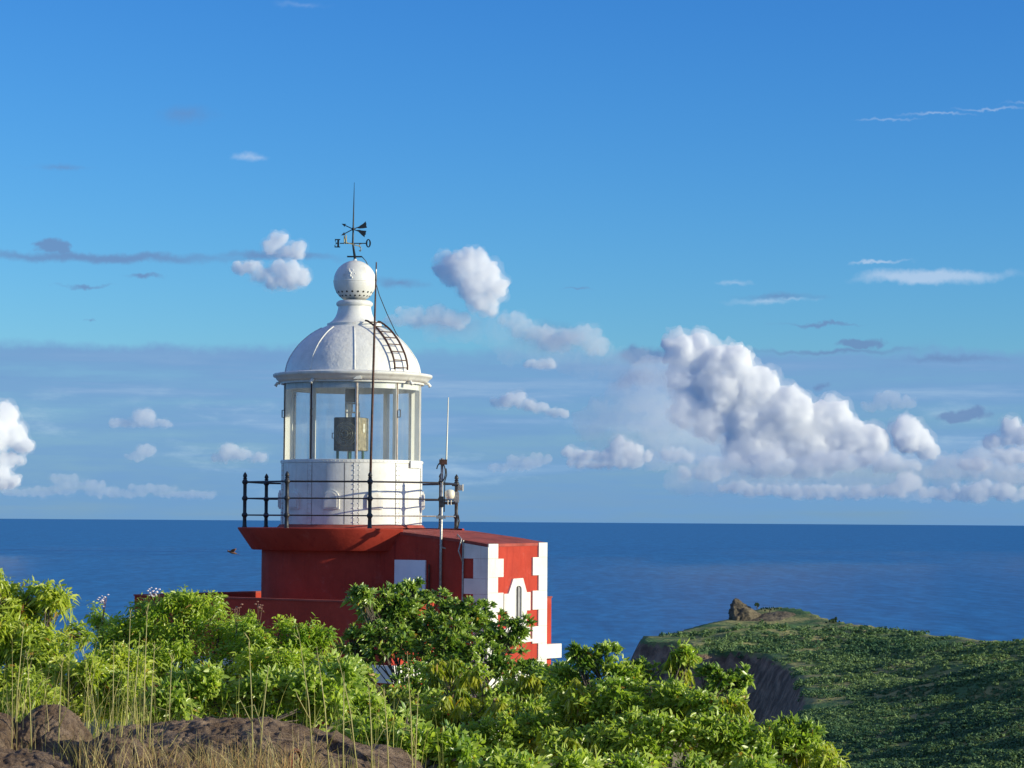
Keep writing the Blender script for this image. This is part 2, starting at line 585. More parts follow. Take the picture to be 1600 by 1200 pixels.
sc.cycles.volume_bounces = 32
sc.cycles.max_bounces = 32
sc.cycles.diffuse_bounces = 4
sc.cycles.glossy_bounces = 4
sc.cycles.transmission_bounces = 8
main = [(1078, 545, 42, 25), (1118, 568, 50, 26), (1150, 576, 26, 24), (1085, 592, 44, 34), (1140, 608, 54, 38), (1182, 615, 40, 36), (1218, 645, 54, 42),
        (1140, 655, 60, 36), (1242, 678, 44, 38), (1190, 688, 60, 30), (1297, 655, 26, 27), (1310, 685, 50, 28), (1355, 692, 34, 20), (1270, 696, 42, 24), (1085, 640, 40, 26)]
cloud('towering bright white cumulus heap, the largest cloud right of the lighthouse', main, 0.030, seed=1, flat=.5)
cloud('small bright cumulus peak standing just right of the largest cloud heap', [(1416, 676, 20, 20), (1428, 690, 28, 18), (1448, 703, 14, 10)], 0.026, seed=2)
cloud('pale cumulus bank lying low under the largest cloud heap', [(1150, 724, 60, 13), (1240, 730, 70, 16), (1330, 722, 60, 14), (1400, 726, 44, 13), (1060, 712, 26, 9), (1100, 738, 40, 9), (1200, 715, 30, 14), (1285, 718, 24, 12), (1360, 716, 22, 12)], 0.011, dist=.9, seed=3)
cloud('billowing white cumulus just right of the lightning rod tip', [(740, 404, 20, 16), (724, 416, 22, 18), (697, 414, 17, 14), (756, 424, 24, 20), (770, 446, 20, 20), (740, 446, 26, 22), (752, 468, 22, 16), (710, 432, 20, 12), (762, 482, 12, 8)], 0.018, seed=4)
cloud('thin pale cloud trailing below the cumulus beside the lightning rod', [(690, 492, 30, 13), (660, 500, 36, 10), (715, 500, 22, 12), (640, 486, 24, 8), (620, 500, 26, 8)], 0.008, seed=5)
cloud('thin veil of cloud between the rod cumulus and largest heap', [(815, 512, 20, 13), (840, 520, 26, 14), (875, 530, 34, 16), (915, 524, 24, 14), (930, 540, 20, 12), (800, 500, 20, 12)], 0.006, seed=16)
cloud('wide grey-blue haze layer from the rod cumulus to the largest heap', [(760, 520, 60, 24), (840, 545, 70, 26), (920, 560, 70, 30), (980, 575, 50, 34), (700, 510, 50, 16)], 0.0011, dist=1.02, seed=22, halo=False)
cloud('small white cumulus puff with two heads left of the weather vane', [(436, 374, 15, 11), (428, 386, 17, 11), (464, 388, 14, 9), (450, 394, 24, 8), (446, 422, 26, 17), (462, 432, 24, 17), (438, 440, 28, 14), (414, 428, 24, 12), (388, 420, 26, 10)], 0.017, seed=6)
cloud('white cumulus cut off by the left edge of the picture', [(5, 652, 24, 22), (22, 680, 22, 18), (36, 696, 14, 9), (-20, 676, 36, 36), (-10, 745, 32, 18), (14, 752, 20, 10), (0, 718, 40, 8)], 0.028, seed=7)
cloud('soft small cloud midway between the dome and the largest heap', [(800, 624, 24, 13), (822, 630, 20, 11), (842, 636, 16, 6), (870, 646, 20, 6), (785, 630, 20, 8)], 0.014, seed=8)
cloud('tiny flat cloud sliver above the soft small cloud right of dome', [(842, 570, 28, 7), (850, 566, 14, 6)], 0.016, seed=9)
cloud('low cloud with a pointed top left of the largest heap', [(968, 696, 16, 14), (985, 706, 24, 14), (1004, 714, 20, 11), (950, 712, 26, 11), (915, 712, 26, 11), (890, 706, 16, 8), (945, 722, 60, 8)], 0.017, dist=1.1, seed=10)
cloud('pale cloud low over the horizon toward the right edge', [(1420, 752, 22, 17), (1404, 764, 30, 12), (1350, 768, 50, 8), (1230, 766, 80, 9), (1160, 764, 40, 9), (1530, 766, 50, 14), (1480, 772, 44, 8), (1580, 768, 30, 12), (1290, 772, 60, 7)], 0.010, dist=1.35, seed=11)
cloud('cumulus fragment touching the right edge of the picture', [(1580, 668, 18, 15), (1600, 680, 24, 18), (1562, 690, 26, 11), (1525, 724, 28, 9), (1575, 712, 34, 9)], 0.018, dist=1.1, seed=12)
cloud('faint low cloud puff just left of the railing', [(358, 706, 16, 13), (374, 710, 16, 10), (400, 714, 18, 7), (345, 716, 14, 7)], 0.010, seed=13)
cloud('faint grey cloud puff level with the lantern, left of it', [(225, 650, 18, 12), (200, 660, 30, 7), (248, 662, 24, 6)], 0.010, seed=14)
cloud('faint small cloud wisp left of the railing near horizon', [(228, 704, 16, 9), (210, 714, 18, 5)], 0.008, seed=17)
cloud('pale low cloud bank near the right edge above the horizon', [(1500, 722, 44, 12), (1550, 735, 50, 14), (1590, 742, 40, 16), (1470, 738, 40, 9), (1610, 705, 30, 12), (1530, 712, 20, 10)], 0.006, dist=1.2, seed=18)
cloud('faint flat cloud bank low over the horizon left of the lighthouse', [(60, 768, 60, 8), (130, 758, 40, 9), (180, 770, 50, 7), (100, 748, 24, 8), (240, 764, 40, 6), (290, 772, 50, 5)], 0.004, dist=1.3, seed=19)
cloud('faint cloud patch halfway between lantern and low pointed cloud', [(820, 722, 30, 9), (845, 716, 18, 8), (790, 730, 30, 6)], 0.006, dist=1.1, seed=20)
cloud('small pale cloud above right of the largest heap', [(1385, 622, 22, 11), (1410, 630, 24, 9), (1365, 634, 20, 7)], 0.005, dist=1.1, seed=21)
cloud('soft hazy blue-grey cloud mass wrapped round the largest cumulus heap', [(1000, 620, 60, 44), (1050, 670, 90, 50), (1110, 710, 120, 40), (1210, 722, 120, 34), (960, 660, 70, 46), (1320, 728, 110, 30), (1420, 735, 90, 26), (1030, 590, 50, 40), (1500, 735, 90, 30), (1580, 730, 70, 34), (1200, 750, 160, 22), (1340, 755, 140, 20)], 0.0026, dist=.92, seed=15, halo=False, flat=.6)

# ------------------------------------------------------------------ the sea
SEA_Z = -220.0


def build_sea():
    m = bpy.data.materials.new('sea_water')
    m.use_nodes = True
    nt = m.node_tree
    nt.nodes.clear()
    X = NX(nt)
    b = X.n('ShaderNodeBsdfPrincipled')
    tc = X.n('ShaderNodeTexCoord').outputs['Object']
    big = X.noise(X.v('MULTIPLY', tc, (0.0006, 0.00022, 0)), 1.0, 4.0, 0.55)
    chop = X.noise(X.v('MULTIPLY', tc, (1 / 38.0, 1 / 150.0, 0)), 1.0, 5.0, 0.62)
    swell = X.noise(X.v('MULTIPLY', tc, (1 / 120.0, 1 / 900.0, 0)), 1.0, 5.0, 0.6)
    ripple = X.noise(X.v('MULTIPLY', tc, (1 / 9.0, 1 / 16.0, 0)), 1.0, 4.0, 0.6)
    c = X.mix(X.ss(big, 0.3, 0.7), (0.014, 0.182, 0.430, 1), (0.016, 0.190, 0.445, 1))
    c = X.mix(X.ss(chop, 0.34, 0.66), X.mix(1.0, c, (0.34, 0.50, 0.60, 1), 'MULTIPLY'), c)
    c = X.mix(X.ss(swell, 0.36, 0.64), X.mix(1.0, c, (0.60, 0.72, 0.78, 1), 'MULTIPLY'), c)
    X.put(b.inputs['Base Color'], c)
    b.inputs['Roughness'].default_value = 0.36
    b.inputs['IOR'].default_value = 1.33
    b.inputs['Specular IOR Level'].default_value = 0.20
    bp = X.n('ShaderNodeBump'); bp.inputs['Distance'].default_value = 1.6; bp.inputs['Strength'].default_value = 0.7
    X.put(bp.inputs['Height'], X.m('ADD', X.m('MULTIPLY', swell, 0.8), X.m('ADD', chop, X.m('MULTIPLY', ripple, 0.25))))
    nt.links.new(bp.outputs[0], b.inputs['Normal'])
    o = X.n('ShaderNodeOutputMaterial')
    nt.links.new(b.outputs[0], o.inputs[0])
    rings = [0, 400, 900, 1800, 4000, 9000, 20000, 50000, 120000, 400000]
    mb = MB()
    mb.lathe([(max(r, 0.01), 0.0) for r in rings], (0, 0), 96)
    mb.v = [Vector((p.x, p.y, SEA_Z)) for p in mb.v]
    s = mb.build('sea', m, origin=(0, 0, SEA_Z))
    tag(s, 'deep blue open sea reaching the horizon', 'sea', kind='structure')


build_sea()

# ------------------------------------------------------------------ hilltop ground


def lerp_table(x, tab):
    xs, ys = zip(*tab)
    return float(np.interp(x, xs, ys))


def ground_z(x, y):
    z = lerp_table(y, [(-40, -1.7), (10, -1.66), (18, -1.72), (21, -2.0), (25, -2.75), (32, -3.6), (42, -4.35), (60, -4.5), (66, -6), (110, -32), (420, -225)])
    if y < 24:
        z -= .55 * min(max(0.0, x + 0.9), 2.0) * min(1.0, max(0.0, (y - 8) / 8))
    else:
        z -= .55 * min(max(0.0, x + 0.9), 2.0) * max(0.0, (30 - y) / 6)
    side = max(0.0, x - (0.5 + 0.04 * y))
    z -= min(side, 3) * 0.28 + max(0, side - 3) * 0.75
    left = max(0.0, -x - 16)
    z -= left * 0.35
    back = max(0.0, -y - 30)
    z -= back * 0.4
    z += 0.10 * mnoise.noise((x * 0.6, y * 0.6, 0.3)) + 0.05 * mnoise.noise((x * 2.1, y * 2.1, 3.3))
    return max(z, SEA_Z - 4)


def build_ground():
    def axis(lo, hi, fine_lo, fine_hi, st):
        a = list(np.arange(fine_lo, fine_hi, st))
        l, s = fine_lo, st
        left = []
        while l > lo:
            s *= 1.35; l -= s; left.append(l)
        r, s = a[-1], st
        right = []
        while r < hi:
            s *= 1.35; r += s; right.append(r)
        return left[::-1] + a + right
    xs = axis(-650, 420, -14, 12, 0.35)
    ys = axis(-620, 430, 10, 66, 0.5)
    nx = len(xs)
    vs = [Vector((x, y, ground_z(x, y))) for y in ys for x in xs]
    fs = [(j * nx + i, j * nx + i + 1, (j + 1) * nx + i + 1, (j + 1) * nx + i) for j in range(len(ys) - 1) for i in range(nx - 1)]
    m = bpy.data.materials.new('hill_soil')
    m.use_nodes = True
    X = NX(m.node_tree)
    b = m.node_tree.nodes['Principled BSDF']
    tc = X.n('ShaderNodeTexCoord').outputs['Object']
    n = X.noise(tc, 1.3, 7.0, 0.65)
    c = X.mix(X.ss(n, 0.38, 0.62), (0.20, 0.145, 0.085, 1), (0.13, 0.155, 0.045, 1))
    c = X.mix(X.ss(X.noise(tc, 9.0, 5.0), 0.45, 0.7), c, (0.36, 0.29, 0.15, 1))
    X.put(b.inputs['Base Color'], c)
    b.inputs['Roughness'].default_value = 0.95
    mb = MB(); mb.add(vs, fs)
    tag(mb.build('ground', m, smooth=True, fix=False), 'grassy hilltop soil under the shrubs', 'ground', kind='structure')


build_ground()

# ------------------------------------------------------------------ lighthouse
D = 51.3
T = P(549, 814, D); T.z = 0.0
PM = D / F                       # metres per photo pixel at the tower


def zy(y): return (814 - y) * PM


TU = Vector((math.cos(R(35)), -math.sin(R(35)), 0))      # along the wing, towards the viewer's right
TV = Vector((math.sin(R(35)), math.cos(R(35)), 0))       # across it, away from the viewer
TZ = Vector((0, 0, 1))


def uv(u, v, z): return T + TU * u + TV * v + TZ * z


def pol(th, r, z):
    return Vector((T.x + r * math.sin(R(th)), T.y - r * math.cos(R(th)), z))


BASE_Z = -4.6
LH = empty('lighthouse', (T.x, T.y, BASE_Z), 'red and white masonry lighthouse with white domed lantern room on the hilltop', 'lighthouse')

# round red tower body
MB().lathe([(1.78, BASE_Z), (1.78, zy(861))], T, 72).build('tower_wall', MATS['red_paint'], LH, smooth=True)
# flared gallery
g = MB(); g.lathe([(1.60, zy(861)), (1.97, zy(861)), (1.985, zy(860)), (2.255, zy(829.5)), (2.262, zy(828)), (2.25, zy(827)), (1.2, zy(826.4)), (1.2, zy(840)), (1.60, zy(861))], T, 90, R(55 + 25.2), R(55 + 360 - 25.2))
gal = g.build('gallery', MATS['red_paint'], LH, smooth=True, auto=25)
MB().lathe([(1.49, zy(826.6)), (1.455, zy(824.6)), (1.435, zy(822.2)), (1.40, zy(822.0))], T, 80).build('curb', MATS['red_roof'], gal, smooth=True, auto=30)


def prism_uv(mb, u0, u1, v0, v1, z0, za, zb):
    """block in the wing's own axes; top slopes from za at u0 to zb at u1"""
    vs = [uv(u0, v0, z0), uv(u1, v0, z0), uv(u1, v1, z0), uv(u0, v1, z0), uv(u0, v0, za), uv(u1, v0, zb), uv(u1, v1, zb), uv(u0, v1, za)]
    return mb.add(vs, [(3, 2, 1, 0), (4, 5, 6, 7), (0, 1, 5, 4), (1, 2, 6, 5), (2, 3, 7, 6), (3, 0, 4, 7)])


FU, HW = 4.05, 0.97
zt = lambda u, v=-0.97: float(np.interp(u, [0, 1.35, 1.9, 2.6, 3.5, 4.05], [-.19, -.19, -.222, -.285, -.372, -.445])) + (v + .97) / 1.94 * float(np.interp(u, [0, 1.35, 2.2, 4.05], [0.01, .01, .045, .02]))
US = [0.2, 1.35, 1.9, 2.3, 2.6, 3.0, 3.5, FU]


def sloped(us, v0, v1, zlow, dz0, dz1):
    """block whose top (and, if zlow is None, underside) follows the roof line"""
    vs, fs = [], []
    for u in us:
        for v in (v0, v1):
            vs += [uv(u, v, zlow if zlow is not None else zt(u, v) + dz0), uv(u, v, zt(u, v) + dz1)]
    for i in range(len(us) - 1):
        a, b = i * 4, i * 4 + 4
        fs += [(a, b, b + 1, a + 1), (a + 3, b + 3, b + 2, a + 2), (a + 1, b + 1, b + 3, a + 3), (a + 2, b + 2, b, a)]
    e = (len(us) - 1) * 4
    fs += [(0, 1, 3, 2), (e + 2, e + 3, e + 1, e)]
    return MB().add(vs, fs)


wing = sloped(US, -HW, HW, BASE_Z, 0, -.05).build('wing_wall', MATS['red_paint'], LH)
sloped([u for u in US[1:-1]] + [FU + .01], -HW - .012, HW + .012, None, -.05, .004).build('roof', MATS['red_roof'], LH)

# facade dressings on the sunlit end (u = FU): pixel x -> v, pixel y -> z
fv = lambda x: -HW + (x - 763.0) / 87.0 * 2 * HW
fz = lambda y: -(y - 815.8) * 0.01222


def facade_plate(name, loops, parent, t, off=0.0, mat='white_masonry'):
    return MB().plate([[(fv(x), fz(y)) for x, y in lp] for lp in loops], uv(FU + off, 0, 0), TV, TZ, TU, t).build(name, MATS[mat], parent)


zb_ = 1160
qy = [851.5, 874.5, 903, 927, 957, 983, 1010, 1036, 1064, 1090]
for i in range(len(qy) - 1):
    wide = i % 2 == 1
    facade_plate('quoin', [[(762.6, qy[i] + .15), (784.5 if wide else 776.5, qy[i] + .15), (784.5 if wide else 776.5, qy[i + 1] - .15), (762.6, qy[i + 1] - .15)]], wing, 0.03)
    facade_plate('quoin', [[(828.5 if wide else 837.5, qy[i] - 1.4), (850.4, qy[i] - 1.4), (850.4, qy[i + 1] - 1.7), (828.5 if wide else 837.5, qy[i + 1] - 1.7)]], wing, 0.03)
arch = [(802.4, 976), (811.4, 976), (811.4, 924)] + [(806.9 + 4.5 * math.cos(R(a)), 922 - 5.0 * math.sin(R(a))) for a in range(20, 180, 20)] + [(802.4, 924)]
outl = [(799, 906), (813.4, 905.2), (819.2, 927.5), (824.8, 927.5), (824.8, 956), (819.4, 956), (819.4, 982), (824.8, 982), (824.8, 1003), (785.5, 1007),
        (785.5, 983), (790.5, 983), (790.5, 957.5), (785.5, 957.5), (785.5, 929), (792, 929)]
facade_plate('window_surround', [outl, arch], wing, 0.035)
win = facade_plate('window', [[(801.8, 977), (812, 977), (812, 916), (801.8, 916)]], wing, 0.006, mat='window_grey')
facade_plate('sill', [[(784, 1003.5), (826, 1000.5), (826, 1004.5), (784, 1008)]], wing, 0.075, off=.001)
facade_plate('glazing_bar', [[(806.0, 976), (807.0, 976), (807.0, 918), (806.0, 918)]], win, 0.016, mat='dark_hole')

# the corner stones' other face, on the shaded wall (v = -HW)
wz = lambda y: -(y - 814.9) * 0.01215


def wall_plate(name, pts, parent, t, mat):
    return MB().plate([pts], uv(0, -HW, 0), TU, TZ, -TV, t).build(name, MATS[mat], parent)


qz = [0.005 + wz(851.5), wz(874), wz(905), wz(929), wz(960), wz(986), wz(1012), wz(1040), wz(1066)]
for i in range(len(qz) - 1):
    u0 = 3.52 if i % 2 == 0 else 3.74
    top = [(u0, qz[i] - .002), (4.081, qz[i] - .002)]
    if i == 0:
        top = [(u0, zt(u0) - .055), (4.081, zt(4.05) - .058)]
    wall_plate('quoin', [(u0, qz[i + 1] + .002), (4.081, qz[i + 1] + .002), top[1], top[0]], wing, 0.03, 'white_masonry')
door = wall_plate('door', [(1.875, -2.45), (2.61, -2.45), (2.61, -0.765), (1.875, -0.765)], wing, 0.04, 'white_door')
MB().box(uv(2.55, -HW - .055, -1.65), (.012, .03, .07), (TU, TV, TZ)).build('handle', MATS['galvanised'], door)
MB().tube([uv(2.70, -HW - .03, -0.84), uv(2.705, -HW - .03, -2.3)], 0.016, 6).build('conduit', MATS['rust_iron'], wing)
MB().tube([uv(3.50, -HW - .03, zt(3.5)), uv(3.49, -HW - .035, -2.4)], 0.018, 6).build('downpipe', MATS['galvanised'], wing)

# lower terrace block with parapets
UA, UB, VH, PT = -3.4, 3.07, 2.62, -1.514
MB().add([], [])
prism_uv(MB(), UA + .2, UB - .2, -VH + .2, VH - .2, BASE_Z, -2.5, -2.5).build('terrace_floor', MATS['red_roof'], LH)
for (a, b, c, d) in ((UA, UB, -VH, -VH + .2), (UA, UB, VH - .2, VH), (UA, UA + .2, -VH + .2, VH - .2), (UB - .2, UB, -VH + .2, VH - .2)):
    pz = MB(); prism_uv(pz, a, b, c, d, BASE_Z, PT - .03, PT - .03)
    pw = pz.build('parapet', MATS['red_paint'], LH)
    e = .015
    prism_uv(MB(), a - e * (a == UA), b + e * (b == UB), c - e * (c == -VH), d + e * (d == VH), PT - .03, PT, PT).build('coping', MATS['red_roof'], pw)
# white plinth ledges
prism_uv(MB(), UA - .12, UB + .14, -VH - .14, -VH - .002, -3.0, -2.68, -2.68).build('plinth', MATS['white_masonry'], LH)
prism_uv(MB(), UB + .002, UB + .16, HW + .0, VH + .14, -2.74, -2.46, -2.46).build('plinth', MATS['white_masonry'], LH)
prism_uv(MB(), UB + .002, UB + .16, -VH - .002, -HW, -3.0, -2.68, -2.68).build('plinth', MATS['white_masonry'], LH)
prism_uv(MB(), FU - .6, FU + .06, -HW - .05, HW + .05, BASE_Z, -2.84, -2.84).build('plinth', MATS['white_masonry'], LH)

# lantern base drum with plates, seams, rivets, arched vents
RD = 1.412
drum = MB().lathe([(RD - .012, zy(823)), (RD - .012, zy(722))], T, 96).build('lantern_base', MATS['white_iron'], LH, smooth=True)
seams = [7, 43, 80, 117, 152, 186, 221, 255, 287.5, 328]
for i, a in enumerate(seams):
    b = seams[(i + 1) % len(seams)]
    if b < a: b += 360
    MB().lathe([(RD - .012, zy(822.0)), (RD, zy(821.5)), (RD, zy(727.6)), (RD - .012, zy(727.2))], T, 12, R(a + 2.3), R(b - 2.3)).build('plate', MATS['white_iron'], drum, smooth=True, auto=30)
    MB().lathe([(RD - .012, zy(822)), (RD + .008, zy(821.8)), (RD + .008, zy(727.6)), (RD - .012, zy(727.2))], T, 3, R(a - 1.9), R(a + 1.9)).build('seam_strap', MATS['white_iron'], drum, smooth=True, auto=30)
MB().lathe([(RD - .004, zy(821)), (RD + .003, zy(820.8)), (RD + .003, zy(728.2)), (RD - .004, zy(728))], T, 1, R(-2.3), R(-1.9)).build('plate_joint', MATS['dark_hole'], drum)
rv = MB()
for a in seams:
    for da in (-1.2, 1.2) if a != 7 else (-2.0, 2.0):
        for k in range(13):
            rv.sphere(pol(a + da, RD + .009, zy(818 - k * 7.2)), 0.013, 6)
for k in range(110):
    rv.sphere(pol(k * 360 / 110, RD + .012, zy(724.8)), 0.011, 6)
tag(rv.build('rivets', MATS['white_iron'], drum, smooth=True), kind='stuff')
MB().lathe([(RD - .02, zy(727.4)), (RD + .012, zy(727)), (RD + .012, zy(722.6)), (RD - .01, zy(722)), (RD - .2, zy(721.6))], T, 96).build('sill_ring', MATS['white_iron'], drum, smooth=True, auto=30)
for a in (-87, -49, -12.6, 22, 93, 140, 180, 225):
    c = pol(a, RD - .01, zy(798))
    tx = Vector((math.cos(R(a)), math.sin(R(a)), 0)); tn = Vector((math.sin(R(a)), -math.cos(R(a)), 0))
    def archline(w, h0, h1, n=8):
        return [(-w, h0), (w, h0), (w, h1)] + [(w * math.cos(R(t)), h1 + w * math.sin(R(t))) for t in np.linspace(15, 165, n)] + [(-w, h1)]
    v = MB().plate([archline(.165, -.0, .21)], c, tx, TZ, tn, .045).build('vent_hood', MATS['white_iron'], drum)
    MB().plate([archline(.125, .03, .20)], c + tn * .0452, tx, TZ, tn, .018).build('vent_cover', MATS['white_iron'], v)
MB().plate([[(-.25, -.14), (.22, -.14), (.25, -.10), (.25, 0), (-.25, 0)]], pol(66, RD + .008, zy(723)), Vector((math.cos(R(66)), math.sin(R(66)), 0)), TZ, Vector((math.sin(R(66)), -math.cos(R(66)), 0)), .02).build('hatch_plate', MATS['white_iron'], drum)
# low access plate at the foot
# glazing
RG = 1.385
zt0, zt1 = zy(722), zy(602)
for i, a in enumerate(seams):
    b = seams[(i + 1) % len(seams)]
    if b < a: b += 360
    MB().lathe([(RG - .006, zt0), (RG - .006, zt1)], T, 10, R(a + .6), R(b - .6)).build('pane', MATS['glass'], LH, smooth=True, fix=False)
    tn = Vector((math.sin(R(a)), -math.cos(R(a)), 0)); tx = Vector((math.cos(R(a)), math.sin(R(a)), 0))
    mu = MB().box(pol(a, RG - .055, (zt0 + zt1) / 2), (.026 if not 110 < a < 260 else .045, .05, (zt1 - zt0) / 2), (tx, tn, TZ)).build('mullion', MATS['clean_white'], LH)
    MB().box(pol(a, RG + .004, (zt0 + zt1) / 2), (.013 if a > 200 else .009, .008, (zt1 - zt0) / 2), (tx, tn, TZ)).build('cover_strip', MATS['rust_iron'] if a in (287.5, 328) else MATS['pale_rust'] if a in (7, 43) else MATS['clean_white'], mu)
    if a in (287.5, 43, 328, 255):
        h = MB(); q = pol(a + 1.2, RG + .01, zy(651))
        h.tube([q + TZ * .07, q + TZ * .07 + tn * .05, q - TZ * .07 + tn * .05, q - TZ * .07], .011, 6)
        h.build('handle', MATS['black_iron'], mu)
MB().lathe([(RG - .12, zy(613)), (RG - .02, zy(613)), (RG - .02, zy(600)), (RG - .12, zy(600)), (RG - .12, zy(613))], T, 80).build('head_ring', MATS['white_iron'], LH, smooth=True, auto=30)
MB().lathe([(0.01, zy(724)), (RG - .05, zy(724)), (RG - .05, zy(727))], T, 48).build('lantern_floor', MATS['white_iron'], LH)
MB().lathe([(0.01, zy(598)), (RG - .05, zy(598))], T, 48).build('lantern_ceiling', MATS['white_iron'], LH)
# cornice
cor = [(108, 603.5), (112, 603.8), (112.5, 601), (115, 600.5), (118.5, 597), (120.5, 594), (123.5, 592.6), (124.6, 591), (124.6, 588.6), (123.5, 587.8), (107.5, 585.5), (104, 585)]
cn = MB().lathe([(r * PM, zy(y)) for r, y in cor], T, 96).build('cornice', MATS['white_iron'], LH, smooth=True, auto=35)
for a in (-92, -28, 52, 88, 130, 200):
    q = pol(a, 1.46, zy(601.5)); tn = Vector((math.sin(R(a)), -math.cos(R(a)), 0))
    MB().tube([q, q + tn * .06, q + tn * .10 - TZ * .06], [.028, .03, .034], 8).build('gutter_spout', MATS['white_iron'], cn, smooth=True)
sp = MB(); q = pol(8, 1.44, zy(601))
sp.plate([[(-.10, .01), (.06, .01), (.03, .09), (-.02, .075)]], q, Vector((1, 0, 0)), TZ, Vector((0, -1, 0)), .09)
sp.build('cornice_joint', MATS['white_iron'], cn)
# dome, neck, ball
dm = [(106.8, 585.5), (105.8, 579), (104, 572), (100.3, 563), (95.8, 556), (91, 549), (85.5, 542), (79.5, 536), (73.3, 530.5), (66.3, 525), (59, 520.3), (50, 515.5), (42, 512)]
dome = MB().lathe([(r * PM, zy(y)) for r, y in dm], T, 96).build('dome', MATS['white_dome'], LH, smooth=True)
for a in seams:
    rb = MB(); pts = []
    for r, y in dm[:-1]:
        pts.append(pol(a - 2, r * PM + .004, zy(y)))
    rb.tube(pts, .014, 6)
    rb.build('rib', MATS['white_dome'], dome, smooth=True)
nk = [(42.5, 512.5), (42.8, 508), (39.5, 507), (34.5, 503.5), (30.5, 498.5), (27.6, 492), (26, 485), (25.6, 481), (27.2, 480), (28.6, 478.2), (28.6, 475.2), (26.6, 473), (24, 471.6)]
TN = T + Vector((1.6 * PM, 0, 0))
MB().lathe([(r * PM, zy(y)) for r, y in nk], TN, 64).build('neck', MATS['white_iron'], LH, smooth=True, auto=40)
br, bc = 33.3 * PM, zy(441.5)
ballp = [(br * math.cos(R(e)), bc + br * math.sin(R(e))) for e in np.linspace(-62, 84, 34)] + [(.035, bc + br + .015), (.02, bc + br + .04), (.005, bc + br + .05)]
ball = MB().lathe(ballp, TN, 72).build('ventilator_ball', MATS['white_iron'], LH, smooth=True)
MB().lathe([(br - .001, bc - .012), (br + .006, bc - .008), (br + .006, bc + .002), (br - .001, bc + .006)], TN, 72).build('belt', MATS['white_iron'], ball, smooth=True, auto=30)
TNv = Vector((TN.x, TN.y, 0))
for row, (yy, off, rr) in enumerate(((459.0, 0, .021), (464.8, 9, .019))):
    e = math.asin(max(-1, min(1, (zy(yy) - bc) / br)))
    for k in range(20):
        a = R(k * 18 + off - 4)
        n = Vector((math.cos(e) * math.sin(a), -math.cos(e) * math.cos(a), math.sin(e)))
        c = Vector((TN.x, TN.y, bc)) + n * (br - .004)
        MB().tube([c, c + n * .0065], rr, 10).build('vent_hole', MATS['dark_hole'], ball)
fig = MB()
for (x, y, r) in ((544, 428, .02), (546, 431, .024), (545.5, 435, .022), (548, 438, .02), (543, 425, .016), (549, 426, .015), (553, 432, .012)):
    xx = (x - 550.6) * PM; zz = zy(y) - bc
    fig.sphere(Vector((TN.x + xx, TN.y - math.sqrt(br * br - xx * xx - zz * zz), bc + zz)), r, 8, (1, .6, 1.3))
fig.build('cast_emblem', MATS['white_iron'], ball, smooth=True)

# gallery railing
RR = 167 * PM
PA = [-32 + 45 * k for k in range(8)]
zr = [zy(757), zy(782.3), zy(808)]
rail_root = None
for k, a in enumerate(PA):
    b = PA[(k + 1) % 8]
    for j, z in enumerate(zr):
        mt = MATS['black_iron'] if not (j == 2 and k in (1, 2)) else MATS['galvanised']
        mb = MB().tube([pol(a, RR, z), pol(b, RR, z)], .014 if j else .018, 8)
        if rail_root is None:
            rail_root = mb.build('railing', mt, LH, smooth=True, auto=40)
        else:
            mb.build('rail', mt, rail_root, smooth=True, auto=40)
for a in PA:
    zb = zy(827.5)
    pr = [(.05, zb), (.05, zb + .02), (.042, zb + .03), (.038, zb + .5)]
    out = [(0.001, zb)] + pr
    for z in (zr[2], zr[1], zr[0]):
        out += [(.036, z - .05), (.056, z - .02), (.062, z), (.056, z + .02), (.036, z + .05)]
    out += [(.034, zr[0] + .06), (.045, zr[0] + .075), (.028, zr[0] + .09), (.044, zr[0] + .115), (.036, zr[0] + .15), (.014, zr[0] + .185), (.002, zr[0] + .20)]
    out = [out[0]] + sorted(out[1:5] , key=lambda q: q[1])[:3] + sorted(out[5:], key=lambda q: q[1])
    c = pol(a, RR, 0)
    MB().lathe(out, c, 14).build('post', MATS['black_iron'], rail_root, smooth=True, auto=45)

# ------------------------------------------------------------------ things on the lighthouse
# lightning rod strapped to the front railing post
q0 = pol(13, RR - .07, zy(826)); q1 = pol(13, RR - .07, 0)
top = P(588, 410, q0.y)
rod = empty('lightning_rod', q0, 'tall thin rusty lightning rod rising from the front railing post past the dome', 'lightning rod')
MB().tube([q0, q0.lerp(top, .45), q0.lerp(top, .72), top], [.026, .024, .022, .012], 8).build('pole', MATS['rust_iron'], rod, smooth=True)
MB().tube([q0.lerp(top, .93), top + TZ * .01], [.021, .008], 8).build('tip', MATS['galvanised'], rod, smooth=True)

# roof ladder following the dome
lad = empty('dome_ladder', pol(46, 1.4, zy(586)), 'curved rusty iron ladder lying on the sunlit side of white dome', 'ladder')
la = R(45); ln = Vector((math.sin(la), -math.cos(la), 0)); lt = Vector((math.cos(la), math.sin(la), 0))
path = [(dm[i][0] * PM + .075 if i else dm[i][0] * PM + .06, zy(dm[i][1]) + (0.02 + .055 * i / 12)) for i in range(0, 13)]
path.append((path[-1][0] - .06, path[-1][1] + .01))
for s_ in (-1, 1):
    MB().tube([Vector((T.x, T.y, 0)) + ln * r + lt * (.17 * s_) + TZ * z for r, z in path], .020, 6).build('side_rail', MATS['rust_iron'], lad, smooth=True)
for t in np.linspace(0.04, 0.96, 8):
    i = t * (len(path) - 2); k = int(i); f = i - k
    r = path[k][0] * (1 - f) + path[k + 1][0] * f; z = path[k][1] * (1 - f) + path[k + 1][1] * f
    p = Vector((T.x, T.y, 0)) + ln * r + TZ * z
    MB().tube([p - lt * .17, p + lt * .17], .011, 6).build('rung', MATS['rust_iron'], lad, smooth=True)

